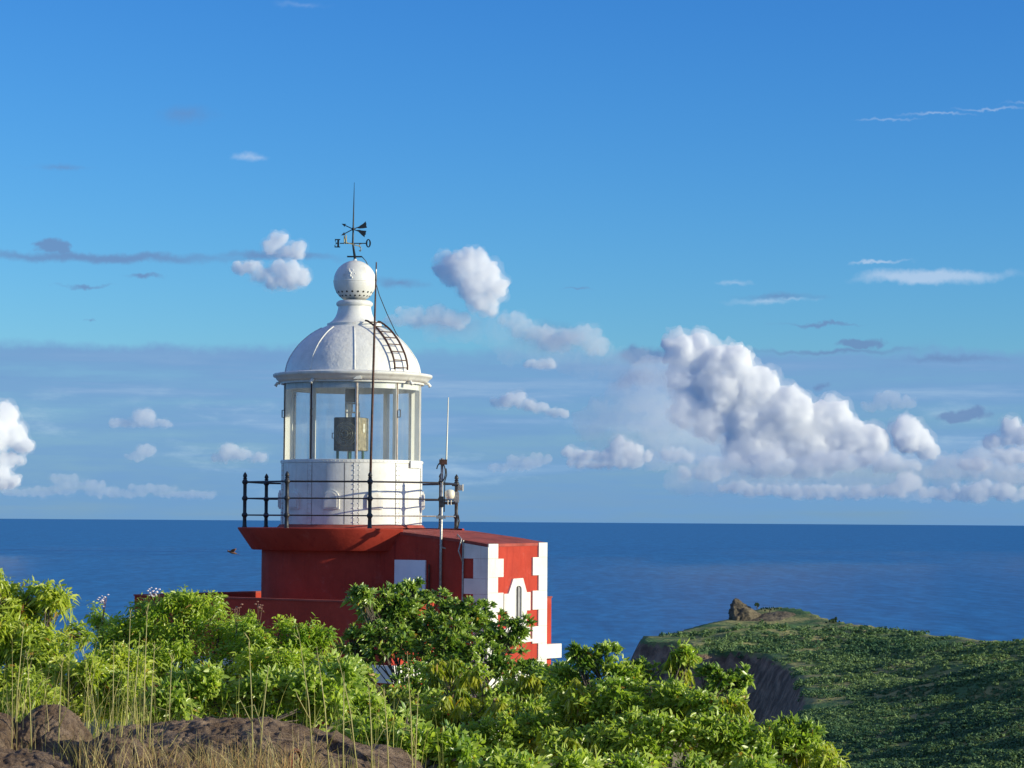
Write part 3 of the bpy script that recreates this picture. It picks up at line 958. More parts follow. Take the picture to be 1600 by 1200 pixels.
# weather vane
vb = Vector((TN.x, TN.y, bc + br + .03))
YV = TN.y
van = empty('weather_vane', vb, 'black iron weather vane with compass letters on the white ball', 'weather vane')
pt = lambda x, y, dy=0.0: P(x, y, YV) + Vector((0, dy, 0))
MB().tube([vb, pt(551.3, 380), pt(552.2, 345), pt(553.6, 285)], [.026, .020, .015, .004], 8).build('spindle', MATS['vane_iron'], van, smooth=True)
MB().sphere(pt(551.8, 358), .035, 10).build('hub', MATS['vane_iron'], van, smooth=True)
MB().box(pt(554, 401), (.15, .02, .014)).build('crossbar', MATS['vane_iron'], van)
ax, az = Vector((1, 0, 0)), TZ
for (tip, tail0, up) in (((535, 350), (560, 361.5), -1), ((534.5, 367.5), (560.5, 354.5), 1)):
    a = pt(*tip, -.03 * up); b = pt(*tail0, .03 * up)
    ar = MB().tube([a, pt(551.8, 358), b], .010, 6).build('arrow', MATS['vane_iron'], van)
    d2 = (b - a).normalized(); per = Vector((-d2.z, 0, d2.x))
    MB().plate([[(-.02, 0), (.07, .035), (.055, 0), (.07, -.035)]], a, d2, per, Vector((0, -1, 0)), .012).build('arrow_head', MATS['vane_iron'], ar)
    poly = [(558, 356.2), (562, 352.5), (567, 349.3), (571.5, 345.2), (571.6, 347.5), (572.6, 349), (572.2, 351.5), (573.4, 355.4), (568, 356.4), (562, 356.8)] if up > 0 else \
           [(558, 359.6), (562, 359.4), (566, 360.4), (572.8, 360.8), (571.8, 364), (572, 366.5), (570.4, 367.6), (570, 371.2), (565, 367.2), (560.5, 362.6)]
    o_ = pt(552, 358)
    MB().plate([[((x - 552) * PM, (358 - y) * PM) for x, y in poly]], o_ + Vector((0, .03 * up, 0)), ax, az, Vector((0, -1, 0)), .012).build('feather', MATS['vane_iron'], ar)
yl = 380.2
MB().tube([pt(531, yl), pt(571.5, yl)], .010, 6).build('letter_arm', MATS['vane_iron'], van)
MB().tube([pt(541.5, yl, -.40) - TZ * .02, pt(561, yl, .40) + TZ * -.02], .010, 6).build('letter_arm', MATS['brass'], van)


def bars(name, segs, o, sx, mat, t=.022, w=1.0, axx=ax):
    mb = MB()
    for i, (x0, y0, x1, y1) in enumerate(segs):
        lp = [(x0 * sx, y0), (x1 * sx, y0), (x1 * sx, y1), (x0 * sx, y1)]
        mb.plate([lp], o + Vector((0, -.0007 * i, 0)), axx, az, Vector((0, -1, 0)), t)
    return mb.build(name, MATS[mat], van)


E = [(-.02, -.085, .02, .085), (-.04, .065, .065, .085), (-.04, -.085, .07, -.065), (.0, -.01, .05, .01), (.05, .035, .066, .085), (.056, -.085, .072, -.035), (.04, -.028, .05, .028)]
bars('letter_e', E, pt(528.5, yl), -1, 'vane_iron')
oo = [(.052 * math.cos(t), .085 * math.sin(t)) for t in np.linspace(0, 2 * math.pi, 25)[:-1]]
oi = [(.020 * math.cos(t), .066 * math.sin(t)) for t in np.linspace(0, 2 * math.pi, 25)[:-1]]
MB().plate([oo, oi], pt(575.6, yl), ax, az, Vector((0, -1, 0)), .022).build('letter_o', MATS['vane_iron'], van)
nn = MB(); o = pt(541.5, 377.5, -.40)
nx_ = Vector((.45, -.9, 0)).normalized()
for a, b in (((-.05, -.08), (-.05, .08)), ((-.05, .08), (.05, -.08)), ((.05, -.08), (.05, .08))):
    nn.tube([o + nx_ * a[0] + TZ * a[1], o + nx_ * b[0] + TZ * b[1]], .010, 6)
nn.build('letter_n', MATS['brass'], van)
ss_ = [(.045, .06), (.0, .082), (-.045, .055), (-.03, .015), (.03, -.015), (.045, -.055), (0, -.082), (-.045, -.06)]
o = pt(561, 383, .40)
MB().tube([o + nx_ * a + TZ * b for a, b in ss_], .010, 6).build('letter_s', MATS['brass'], van)

# earthing cable from the vane down to the dome
cp = [pt(565.5, 401), pt(571, 407, .05), pt(577, 419, .15), pt(585, 436, .2), pt(592, 460, .2), pt(604, 489, .15), pt(618, 519, .1), pt(637, 548.5, .05)]
tag(MB().tube(cp, .009, 6).build('earthing_cable', MATS['cable_black'], smooth=True, origin=cp[-1]), 'thin black cable sagging from the weather vane down to the dome', 'cable')

# lamp apparatus inside the lantern
lp0 = Vector((T.x, T.y, zy(724)))
lamp = empty('lighthouse_lamp', lp0, 'square dark lens case on green legs inside the glazed lantern', 'lamp')
A1 = Vector((math.cos(R(20)), -math.sin(R(20)), 0)); A2 = Vector((math.sin(R(20)), math.cos(R(20)), 0))
lc = Vector((T.x - 2 * PM, T.y, zy(681)))
case = MB().box(lc, (.262, .262, .335), (A1, A2, TZ)).build('lens_case', MATS['lens_case'], lamp, bevel=.012)
MB().box(lc + A1 * .266, (.006, .25, .325), (A1, A2, TZ)).build('side_panel', MATS['lens_case_side'], case)
MB().tube([lc + A1 * .27 + TZ * .08, lc + A1 * .285 + TZ * .08], .05, 14).build('port', MATS['white_plastic'], case)
MB().tube([lc + A1 * .27 + TZ * .17, lc + A1 * .285 + TZ * .17], .055, 4).build('port', MATS['white_plastic'], case)
fc = lc - A2 * .262
for i, r_ in enumerate((.235, .195, .155, .115, .07)):
    pts = [fc - A2 * (.004 + .012 * i) + A1 * (r_ * math.cos(t)) + TZ * (r_ * math.sin(t)) for t in np.linspace(0, 2 * math.pi, 33)]
    MB().tube(pts, .010 if i else .016, 6, cap=False).build('lens_ring', MATS['lens_rim' if i % 2 == 0 else 'lens_glass'], case, smooth=True)
MB().tube([fc, fc - A2 * .012], .225, 32).build('lens', MATS['lens_glass'], case)
for an in (25, 150, 270):
    MB().tube([fc - A2 * .05, fc - A2 * .02 + A1 * (.22 * math.cos(R(an))) + TZ * (.22 * math.sin(R(an)))], .009, 6).build('spoke', MATS['dark_hole'], case)
hh = lc - A1 * .262 - A2 * .2
MB().tube([hh + TZ * .02, hh - A1 * .06 + TZ * .02, hh - A1 * .06 - TZ * .08, hh - TZ * .08], .010, 6).build('handle', MATS['black_iron'], case)
for (a, b) in ((-.2, -.2), (.06, -.22), (.22, .1), (-.1, .2)):
    p = lc + A1 * a + A2 * b; p.z = zy(707)
    e = p.copy(); e.z = zy(724)
    MB().tube([p, e], .028, 8).build('leg', MATS['green_paint'], lamp)
u0 = Vector((T.x + 0 * PM, T.y, zy(622)))
MB().box(u0 - Vector((.01, 0, -.02)), (.13, .12, .13)).build('lamp_changer', MATS['grey_box'], lamp, bevel=.01)
fr = MB(); cz = zy(640)
for z in (zy(633), zy(647)):
    fr.box(Vector((T.x - .0, T.y - .1, z)), (.14, .02, .016))
for x in (-.13, .0, .13):
    fr.box(Vector((T.x + x, T.y - .1, cz)), (.014, .018, .09))
fr.build('bracket', MATS['galvanised'], lamp)
MB().tube([Vector((T.x + .14, T.y - .1, zy(646))), Vector((T.x + .14, T.y - .1, zy(655)))], .02, 8).build('support_rod', MATS['grey_box'], lamp)
MB().tube([Vector((T.x - .13, T.y + .1, zy(598))), Vector((T.x - .13, T.y + .1, zy(655)))], .03, 8).build('support_rod', MATS['white_iron'], lamp)

# antenna mast against the wing
mx = uv(2.9, -HW - .10, 0)
mY = mx.y
mp = lambda x, y, dy=0.0: P(x, y, mY) + Vector((0, dy, 0))
mast = empty('antenna_mast', mp(687, 960), 'slim grey antenna mast clamped beside the railing with a white whip aerial', 'antenna mast')
MB().tube([mp(687, 985), mp(689, 850), mp(691, 716)], .027, 8).build('pole', MATS['galvanised'], mast, smooth=True)
MB().tube([mp(697, 726), mp(697.6, 712), mp(700.6, 621)], [.02, .016, .010], 8).build('whip_aerial', MATS['white_plastic'], mast, smooth=True)
MB().box(mp(692.5, 722, -.02), (.075, .03, .05)).build('clamp', MATS['rust_iron'], mast)
MB().box(mp(689.5, 784), (.045, .05, .10)).build('clamp', MATS['black_iron'], mast)
MB().box(mp(689, 808), (.09, .04, .03)).build('clamp', MATS['galvanised'], mast)
lo = [mp(690 + 7 * math.cos(R(t)) - 1, 738 + 15 * math.sin(R(t)), -.03) for t in range(200, 470, 20)]
MB().tube(lo, .012, 6).build('cable_loop', MATS['cable_black'], mast, smooth=True)
MB().tube([mp(697, 732), mp(698, 742), mp(695, 752), mp(694, 800)], .011, 6).build('cable_loop', MATS['cable_black'], mast, smooth=True)
MB().tube([mp(688.4, 855), mp(697, 857)], .018, 6).build('wall_bracket', MATS['galvanised'], mast)

# weather sensors on the railing's right side
sY = pol(80, RR, 0).y
sp_ = lambda x, y, dy=0.0: P(x, y, sY) + Vector((0, dy, 0))
sen = empty('sensor_box', sp_(702, 790), 'cream domed sensor housing fixed to the right end of the railing', 'sensor')
MB().lathe([(.005, 0), (.07, 0), (.10, .02), (.115, .08), (.11, .15), (.085, .19), (.03, .20), (.003, .20)], (0, 0), 16).build('tmp', None) if False else None
hd = MB().lathe([(.005, 0), (.06, 0), (.085, .02), (.098, .07), (.094, .14), (.07, .175), (.02, .185), (.003, .185)], (0, 0), 18)
c0 = sp_(703, 779.5, -.1)
hd.v = [p + c0 for p in hd.v]
hd.build('housing', MATS['white_plastic'], sen, smooth=True)
MB().box(sp_(713, 777, -.02), (.055, .07, .11)).build('side_box', MATS['galvanised'], sen, bevel=.01)
MB().box(sp_(702, 786, -.06), (.12, .05, .03)).build('bracket', MATS['black_iron'], sen)
for x in (700, 705):
    MB().tube([sp_(x, 782, -.1), sp_(x, 789, -.1)], .015, 6).build('cable_gland', MATS['white_plastic'], sen)
flo = empty('flood_lamp', sp_(719, 762), 'small pale lamp box sticking out beyond the railing corner', 'lamp')
MB().box(sp_(719, 762), (.045, .06, .055)).build('body', MATS['galvanised'], flo, bevel=.008)
MB().box(sp_(721, 762, -.0) + Vector((.03, 0, 0)), (.012, .06, .07)).build('front_glass', MATS['white_plastic'], flo)
MB().tube([sp_(706, 758.5), sp_(719, 759)], .014, 6).build('arm', MATS['black_iron'], flo)
cl = [sp_(712, 807), sp_(716, 806), sp_(717.5, 814), sp_(715, 825), sp_(708, 828)]
tag(MB().tube(cl, .016, 6).build('hanging_cable', MATS['cable_black'], smooth=True, origin=cl[-1]), 'black cable loop bulging from the railing just above red roof', 'cable')
cl = [uv(3.30, -HW + .05, zt(3.3) + .02), uv(3.36, -HW - .02, zt(3.36) + .09), uv(3.48, -HW - .06, zt(3.5) + .02), uv(3.42, -HW - .07, zt(3.5) - .2), uv(3.50, -HW - .06, zt(3.5) - .4)]
tag(MB().tube(cl, .013, 6).build('roof_cable', MATS['galvanised'], smooth=True, origin=cl[0]), 'short grey cable looping over the edge of red wing roof', 'cable')

# ------------------------------------------------------------------ headland


def tps_fit(pts, vals, lam=1.0):
    pts = np.asarray(pts, float); n = len(pts)
    d = np.linalg.norm(pts[:, None] - pts[None], axis=2)
    Km = np.where(d > 0, d * d * np.log(d + 1e-12), 0) + lam * np.eye(n)
    Pm = np.c_[np.ones(n), pts]
    A = np.block([[Km, Pm], [Pm.T, np.zeros((3, 3))]])
    w = np.linalg.solve(A, np.r_[vals, 0, 0, 0])
    def f(x):
        x = np.asarray(x, float)
        dd = np.linalg.norm(x[:, None] - pts[None], axis=2)
        return np.where(dd > 0, dd * dd * np.log(dd + 1e-12), 0) @ w[:n] + np.c_[np.ones(len(x)), x] @ w[n:]
    return f


ctrl = [(1005, 994, 1045), (1040, 993, 1070), (1075, 987, 1100), (1110, 976, 1130), (1145, 968, 1165), (1185, 965, 1180), (1215, 955, 1190), (1250, 960, 1175), (1290, 973, 1140),
        (1350, 980, 1100), (1400, 988, 1050), (1500, 998, 930), (1600, 1003, 830), (1750, 1003, 760), (2100, 990, 700), (1000, 1003, 1000), (1075, 1003, 985), (1120, 1000, 1010), (1200, 985, 1060),
        (1085, 1020, 935), (1130, 1018, 940), (1190, 1022, 920), (1235, 1045, 850), (1255, 1092, 720), (1235, 1135, 620), (1180, 1210, 500),
        (1300, 1020, 920), (1400, 1035, 850), (1500, 1045, 760), (1600, 1055, 680), (1350, 1100, 700), (1450, 1110, 640), (1600, 1120, 560),
        (1300, 1200, 540), (1400, 1205, 500), (1500, 1208, 470), (1600, 1210, 440), (1800, 1200, 420), (2100, 1150, 420), (1400, 1300, 400), (1600, 1300, 360)]
cp3 = [P(*c) for c in ctrl]
HF = tps_fit([(p.x, p.y) for p in cp3], [p.z for p in cp3], 60.0)
edge_px = [(1180, 1210, 480), (1235, 1135, 620), (1257, 1092, 720), (1237, 1045, 850), (1190, 1021, 922), (1130, 1017, 942), (1084, 1019, 938), (1073, 1004, 985), (1000, 1004, 1000), (1004, 992, 1052),
           (1040, 990, 1085), (1075, 985, 1115), (1110, 974, 1145), (1145, 965, 1185), (1180, 962, 1205), (1215, 954, 1210), (1252, 958, 1195), (1292, 970, 1160), (1352, 978, 1120), (1402, 985, 1070), (1502, 996, 950), (1602, 1000, 850), (1760, 1000, 780), (2150, 985, 720)]
poly = [P(*e).xy for e in edge_px] + [Vector((420, 300)), Vector((330, 250)), Vector((60, 330))]
POLY = np.array([(p.x, p.y) for p in poly])


def poly_dist(x):
    """signed distance to the land outline: positive inside"""
    a = POLY; b = np.roll(POLY, -1, axis=0)
    ab = b - a
    dmin = np.full(len(x), 1e9); inside = np.zeros(len(x), bool)
    for i in range(len(a)):
        t = np.clip(((x - a[i]) @ ab[i]) / (ab[i] @ ab[i]), 0, 1)
        dmin = np.minimum(dmin, np.linalg.norm(x - (a[i] + t[:, None] * ab[i]), axis=1))
        cond = (a[i, 1] > x[:, 1]) != (b[i, 1] > x[:, 1])
        xi = a[i, 0] + (x[:, 1] - a[i, 1]) / (ab[i, 1] + 1e-12) * ab[i, 0]
        inside ^= cond & (x[:, 0] < xi)
    return np.where(inside, dmin, -dmin)


def head_z(x):
    z = HF(x)
    d = poly_dist(x)
    nz = np.array([mnoise.fractal(Vector((p[0] / 38.0, p[1] / 60.0, 2.2)), 1.0, 2.0, 4) for p in x])
    nc = np.array([mnoise.fractal(Vector((p[0] / 9.0, p[1] / 9.0, 7.2)), 0.8, 2.0, 4) for p in x])
    z = z + nz * 2.2 * np.clip(d / 40, 0.15, 1)
    gully = np.array([abs(mnoise.noise(Vector((p[0] / 55.0 + p[1] / 160.0, p[1] / 400.0, 1.7)))) for p in x])
    rows = np.array([mnoise.fractal(Vector((p[0] / 70.0 + p[1] / 150, p[1] / 17.0 - p[0] / 45.0, 4.4)), 1.0, 2.0, 2) for p in x])
    z = z + 2.6 * rows * np.clip(d / 40, 0.1, 1)
    z = z - 5.0 * np.clip(0.25 - gully, 0, 1) * np.clip(d / 40, 0, 1) * 4 * .6
    drop = np.clip(-d, 0, None)
    z = np.where(d < 0, z - drop * (1.35 + 0.5 * nc) - np.clip(drop, 0, 8) * 0.8, z)
    return z, d


def build_headland():
    xs = np.arange(-60, 300, 2.6); ys = np.arange(330, 1330, 4.0)
    gx, gy = np.meshgrid(xs, ys)
    pts = np.c_[gx.ravel(), gy.ravel()]
    z, d = head_z(pts)
    z = np.maximum(z, SEA_Z - 3)
    nx = len(xs)
    verts = np.c_[pts, z]
    idx = np.arange(len(pts)).reshape(len(ys), nx)
    f = np.stack([idx[:-1, :-1], idx[:-1, 1:], idx[1:, 1:], idx[1:, :-1]], -1).reshape(-1, 4)
    me = bpy.data.meshes.new('headland')
    me.from_pydata(verts.tolist(), [], f.tolist())
    me.polygons.foreach_set('use_smooth', [True] * len(me.polygons))
    m = bpy.data.materials.new('headland_ground')
    m.use_nodes = True
    X = NX(m.node_tree)
    b = m.node_tree.nodes['Principled BSDF']
    tc = X.n('ShaderNodeTexCoord').outputs['Object']
    nrm = X.n('ShaderNodeNewGeometry').outputs['Normal']
    steep = X.sep(nrm)[2]
    n1 = X.noise(tc, 0.035, 7.0, 0.6)
    n2 = X.noise(tc, 0.16, 6.0, 0.65)
    grass = X.mix(X.ss(n1, 0.42, 0.62), (0.085, 0.160, 0.062, 1), (0.34, 0.31, 0.13, 1))
    rock = X.mix(X.ss(n2, 0.35, 0.7), (0.105, 0.072, 0.052, 1), (0.30, 0.205, 0.140, 1))
    rk = X.ss(X.m('ADD', steep, X.m('MULTIPLY', X.m('SUBTRACT', n2, 0.5), 0.25)), 0.88, 0.74)
    X.put(b.inputs['Base Color'], X.mix(rk, grass, rock))
    b.inputs['Roughness'].default_value = 0.95
    b.inputs['Specular IOR Level'].default_value = 0.1
    bp = X.n('ShaderNodeBump'); bp.inputs['Distance'].default_value = 2.5
    X.put(bp.inputs['Height'], n2)
    m.node_tree.links.new(bp.outputs[0], b.inputs['Normal'])
    tag(link_mesh('headland', me, m), 'green scrub covered headland with dark cliffs running into the sea', 'headland', kind='structure')


build_headland()


def tint_attr(me, cols):
    at = me.color_attributes.new('tint', 'FLOAT_COLOR', 'POINT')
    c = np.ones((len(cols), 4), np.float32); c[:, :3] = cols
    at.data.foreach_set('color', c.ravel())


def np_mesh(name, verts, quads=None, tris=None, cols=None):
    me = bpy.data.meshes.new(name)
    verts = np.asarray(verts, np.float32)
    nq = 0 if quads is None else len(quads); ntr = 0 if tris is None else len(tris)
    me.vertices.add(len(verts)); me.vertices.foreach_set('co', verts.ravel())
    loops = np.concatenate([a.ravel() for a in (quads, tris) if a is not None and len(a)]).astype(np.int32)
    me.loops.add(len(loops)); me.loops.foreach_set('vertex_index', loops)
    me.polygons.add(nq + ntr)
    ls = np.r_[np.arange(nq) * 4, nq * 4 + np.arange(ntr) * 3].astype(np.int32)
    me.polygons.foreach_set('loop_start', ls)
    me.update(calc_edges=True)
    me.validate()
    if cols is not None: tint_attr(me, cols)
    return me


def unit(v): return v / (np.linalg.norm(v, axis=1, keepdims=True) + 1e-9)


def build_scrub():
    N = 84000
    # evenly over the picture rather than over the plan, so near and far ground are equally thick
    az = RNG.uniform(0.025, 0.225, N); Yd = 1.0 / RNG.uniform(1 / 1230.0, 1 / 400.0, N)
    pts = np.c_[az * Yd, Yd]
    z, d = head_z(pts)
    dens = np.array([mnoise.fractal(Vector((p[0] / 30.0 + p[1] / 70, p[1] / 22.0 - p[0] / 60, 5.1)), 1.0, 2.0, 5) for p in pts])
    crag = P(1165, 968, 1165)
    far = np.hypot(pts[:, 0] - crag.x, (pts[:, 1] - crag.y) * .6)
    bald = np.clip((75 - far) / 45, 0, 1) * .9 + np.clip((16 - d) / 16, 0, 1) * .6 + np.clip((78 - pts[:, 0]) / 12, 0, 1) * np.clip((pts[:, 1] - 940) / 30, 0, 1) * .8
    keep = (d > -1) & (dens * .9 + .68 - bald > RNG.uniform(0, 1, N))
    pts, z, dens = pts[keep], z[keep], dens[keep]
    n = len(pts)
    r = RNG.lognormal(0, .42, n) * (0.30 + .00058 * pts[:, 1])
    r = np.clip(r, .25, .30 + .0011 * pts[:, 1])
    h = r * RNG.uniform(.55, 1.0, n) * (1 + np.clip(dens, -.4, .6))
    ang = RNG.uniform(0, 6.28, n)
    M = 24                       # leaf sprays per bush, spread over a dome
    q = unit(RNG.normal(0, 1, (n * M, 3)) + np.array([0, 0, .45])); q[:, 2] = np.abs(q[:, 2]) * .95
    q = q * RNG.uniform(.65, 1.08, (n * M, 1))
    rr = np.repeat(r, M); hh = np.repeat(h, M)
    cen = np.c_[q[:, 0] * rr * 1.25, q[:, 1] * rr, q[:, 2] * hh * 1.1] + np.repeat(np.c_[pts, z], M, axis=0)
    nm = unit(q + RNG.normal(0, .45, q.shape))
    ta = unit(np.cross(nm, RNG.normal(0, 1, q.shape))); tb = np.cross(nm, ta)
    sz = (rr * RNG.uniform(.24, .52, n * M))[:, None]
    out = np.stack([cen - ta * sz, cen + ta * sz * .7 - tb * sz * .8, cen + ta * sz * .5 + tb * sz * .9], 1)
    fs = np.arange(n * M * 3).reshape(-1, 3)
    low = np.array([mnoise.fractal(Vector((p[0] / 60.0, p[1] / 90.0, 8.8)), 1.0, 2.0, 3) for p in pts])
    t = np.clip(RNG.normal(.44, .15, n) - dens * .25 + low * .55, 0, 1)[:, None]
    colr = (1 - t) * np.array([[.050, .120, .060]]) + t * np.array([[.230, .315, .110]])
    cols = np.repeat(np.repeat(colr, M, axis=0) * RNG.uniform(.85, 1.15, (n * M, 1)), 3, axis=0)
    me = np_mesh('headland_scrub', out.reshape(-1, 3), None, fs, cols)
    tag(link_mesh('headland_scrub', me, MATS['far_leaf']), 'low wind-bent green scrub covering the headland', 'scrub', kind='stuff')


build_scrub()


def rocky(name, label, pts, seed, amp, freq, mat, sub=3, cat='rock', group=None, soft=.35):
    """boulder: convex hull of points, subdivided and roughened"""
    bm = bmesh.new()
    c = sum((Vector(p) for p in pts), Vector()) / len(pts)
    for p in pts: bm.verts.new(Vector(p) - c)
    bmesh.ops.convex_hull(bm, input=bm.verts)
    bmesh.ops.delete(bm, geom=[v for v in bm.verts if not v.link_faces], context='VERTS')
    bmesh.ops.triangulate(bm, faces=bm.faces)
    for k in range(sub):
        bmesh.ops.subdivide_edges(bm, edges=bm.edges, cuts=1, use_grid_fill=True, smooth=soft if k < 2 else soft * .3)
        bmesh.ops.triangulate(bm, faces=bm.faces)
    bm.normal_update()
    for v in bm.verts:
        q = v.co * freq + Vector((seed * 3.1, seed, -seed))
        n = mnoise.fractal(q, 0.8, 2.0, 5) + 0.7 * (0.5 - abs(mnoise.noise(q * 1.7 + Vector((9, 2, 1))))) - .35 * max(0, .16 - abs(mnoise.noise(q * .9))) * 6
        v.co += v.normal * (n * amp + amp * .42 * mnoise.fractal(q * 4.3, 0.7, 2.0, 3) - amp * .5 * max(0.0, .10 - abs(mnoise.noise(q * 2.4 + Vector((3, 7, 1))))) * 8)
    me = bpy.data.meshes.new(name)
    bm.to_mesh(me); bm.free()
    me.polygons.foreach_set('use_smooth', [True] * len(me.polygons))
    o = link_mesh(name, me, MATS[mat], origin=c)
    return tag(o, label, cat, group)


def rock_mat(name, c0, c1, sc1, bump, bs):
    m = bpy.data.materials.new(name); m.use_nodes = True
    X = NX(m.node_tree); b = m.node_tree.nodes['Principled BSDF']
    tc = X.n('ShaderNodeTexCoord').outputs['Object']
    n1 = X.noise(tc, sc1, 8.0, 0.68); n2 = X.noise(X.v('MULTIPLY', tc, (1, 1, 1.6)), sc1 * 5, 8.0, 0.78)
    c = X.mix(X.ss(n1, .32, .68), (*c0, 1), (*c1, 1))
    c = X.mix(X.m('MULTIPLY', X.ss(n2, .50, .66), .75), c, tuple(x * .35 for x in c0) + (1,))
    c = X.mix(X.m('MULTIPLY', X.ss(X.noise(tc, sc1 * 2.3, 5.0, .7), .60, .72), .5), c, (c1[0] * 1.5, c1[1] * 1.5, c1[2] * 1.45, 1))
    X.put(b.inputs['Base Color'], c)
    b.inputs['Roughness'].default_value = 0.9
    b.inputs['Specular IOR Level'].default_value = 0.2
    bp = X.n('ShaderNodeBump'); bp.inputs['Distance'].default_value = bump
    X.put(bp.inputs['Height'], X.m('ADD', n1, X.m('MULTIPLY', n2, .5)))
    m.node_tree.links.new(bp.outputs[0], b.inputs['Normal'])
    MATS[name] = m


rock_mat('lava_rock', (0.190, 0.122, 0.080), (0.42, 0.300, 0.210), 3.4, 0.15, 9)
rock_mat('crag_rock', (0.095, 0.078, 0.055), (0.21, 0.175, 0.115), 0.12, 1.5, .5)

YC = 1170
cr = [P(x, y, YC + d) for x, y, d in ((1140, 972, 0), (1139, 958, 0), (1143, 945, 3), (1147, 937.5, 4), (1156, 938, 6), (1164, 944, 6), (1176, 952, 6), (1192, 962, 5), (1200, 974, 2), (1150, 974, -9), (1175, 974, -9), (1146, 950, -3), (1168, 955, -5), (1160, 975, 16), (1185, 975, 16), (1155, 945, 12))]
rocky('rock_outcrop', 'bare brown rock outcrop with a blunt peak on the far headland', cr, 3, .75, .30, 'crag_rock', 4, 'rock', soft=.06)
cm = [P(x, y, YC + d) for x, y, d in ((1128, 974, -4), (1150, 970, 0), (1180, 963, 4), (1205, 957, 10), (1228, 955, 12), (1248, 962, 10), (1262, 972, 2), (1240, 974, -8), (1200, 975, -14), (1160, 977, -14), (1140, 978, -8), (1215, 962, 22), (1190, 980, 0), (1240, 980, 0))]
rocky('rock_mound', 'low brown rocky mound joining the outcrop to the headland ridge', cm, 6, .5, .2, 'crag_rock', 4, 'rock', soft=.12)
for (x, y, w, h, dd, lb) in ((1183, 944.5, 3.2, 3.4, 1172, 'tiny dark tree standing beside the rock outcrop on the headland'), (1302, 970, 8, 4.2, 1142, 'dark rounded tree on the headland skyline right of the rock'),
                             (1203, 951, 13, 3.2, 1192, 'low dark bush line behind the rock outcrop')):
    c = P(x, y, dd); k = dd / F
    t = empty('bush_line' if w > 10 else 'skyline_tree', c - TZ * h * k * 1.6, lb, 'tree', 'trees on the headland skyline')
    lm = MB()
    for i in range(26):
        q = c + Vector((random.gauss(0, .5) * w * k, random.gauss(0, .4) * w * k, random.gauss(0, .4) * h * k))
        lm.sphere(q, random.uniform(.25, .5) * h * k, 6)
    cw = lm.build('crown', MATS['far_leaf'], t, fix=False)
    tint_attr(cw.data, np.tile(np.array([[.03, .055, .02]]), (len(cw.data.vertices), 1)))
    MB().tube([c - TZ * h * k * 2, c], [.3, .15], 6).build('trunk', MATS['bark'], t)

# ------------------------------------------------------------------ foreground rocks


def boulder(label, cx, ytop, rx, hpx, Y, depth, seed, name='boulder', amp=.055, prof=None):
    amp *= 0.62
    k = Y / F
    c = P(cx, ytop + hpx, Y)
    pts = []
    prof = prof or [(-1, .0), (-.93, .55), (-.7, .86), (-.3, 1), (.1, .98), (.5, .93), (.8, .6), (1, .05)]
    for (t, h) in prof:
        for dd, s_ in ((-1, .45), (-.5, .85), (0, 1), (.6, .9), (1, .5)):
            pts.append(c + Vector((t * rx * k * (1 - .12 * abs(dd)), dd * depth, h * s_ * hpx * k)))
    for t in (-1, -.5, 0, .5, 1):
        for dd in (-1, 0, 1):
            pts.append(c + Vector((t * rx * k, dd * depth * 1.05, -.5)))
    return rocky(name, label, pts, seed, amp, 2.9, 'lava_rock', 5, 'boulder', 'brown boulders in the foreground')


boulder('broad brown boulder along the bottom edge below the middle shrubs', 395, 1126, 262, 84, 18.0, .7, 1,
        prof=[(-1, .05), (-.97, .5), (-.86, .72), (-.6, .90), (-.3, .95), (.05, 1), (.3, .84), (.55, .58), (.8, .25), (1, .0)])
boulder('rounded reddish brown boulder near the left edge behind grass', 78, 1106, 58, 72, 18.6, .4, 2, prof=[(-1, .3), (-.8, .72), (-.2, .98), (.3, .95), (.75, .6), (1, .0)])
boulder('low brown rock in the bottom left corner', 40, 1174, 105, 60, 17.0, .5, 5, prof=[(-1, .8), (-.6, 1), (0, .92), (.5, .75), (1, .0)])
boulder('flat brown rock at the left edge beside the rounded boulder', -5, 1118, 34, 66, 18.3, .4, 8, prof=[(-1, .9), (-.4, 1), (.3, .9), (1, .0)])
boulder('small dark rock wedged between the corner rock and broad boulder', 190, 1160, 62, 40, 17.2, .3, 6, prof=[(-1, .5), (-.5, .9), (.2, 1), (1, .1)])
boulder('thin slab of rock at the bottom edge in front of the straw grass', 265, 1193, 80, 24, 16.9, .25, 9, prof=[(-1, .4), (-.5, .9), (.2, 1), (1, .1)])

rk = P(462, 1200, 16.9)
ring = empty('iron_loop', rk, 'rusty iron hoop standing up at the bottom edge before the broad boulder', 'iron hoop')
pts = [P(462 + 8 * math.cos(R(t)), 1184 - 12 * math.sin(R(t)), 16.9 + .03 * math.cos(R(t))) for t in range(0, 181, 15)]
pts = [P(470, 1225, 16.93)] + pts + [P(454, 1225, 16.87)]
MB().tube(pts, .013, 8).build('hoop', MATS['ring_rust'], ring, smooth=True)
MB().tube([p + Vector((.006, -.012, 0)) for p in pts[1:-1]], .005, 6).build('weld_bead', MATS['rust_iron'], ring, smooth=True)

# ------------------------------------------------------------------ plants
LEAF_T = np.array([0, .3, .3, .3, .68, .68, .68, 1.0])        # along the blade
LEAF_S = np.array([0, -1, 0, 1, -.8, 0, .8, 0])               # across
LEAF_Q = np.array([[1, 2, 5, 4], [2, 3, 6, 5]])
LEAF_TR = np.array([[0, 2, 1], [0, 3, 2], [4, 5, 7], [5, 6, 7]])


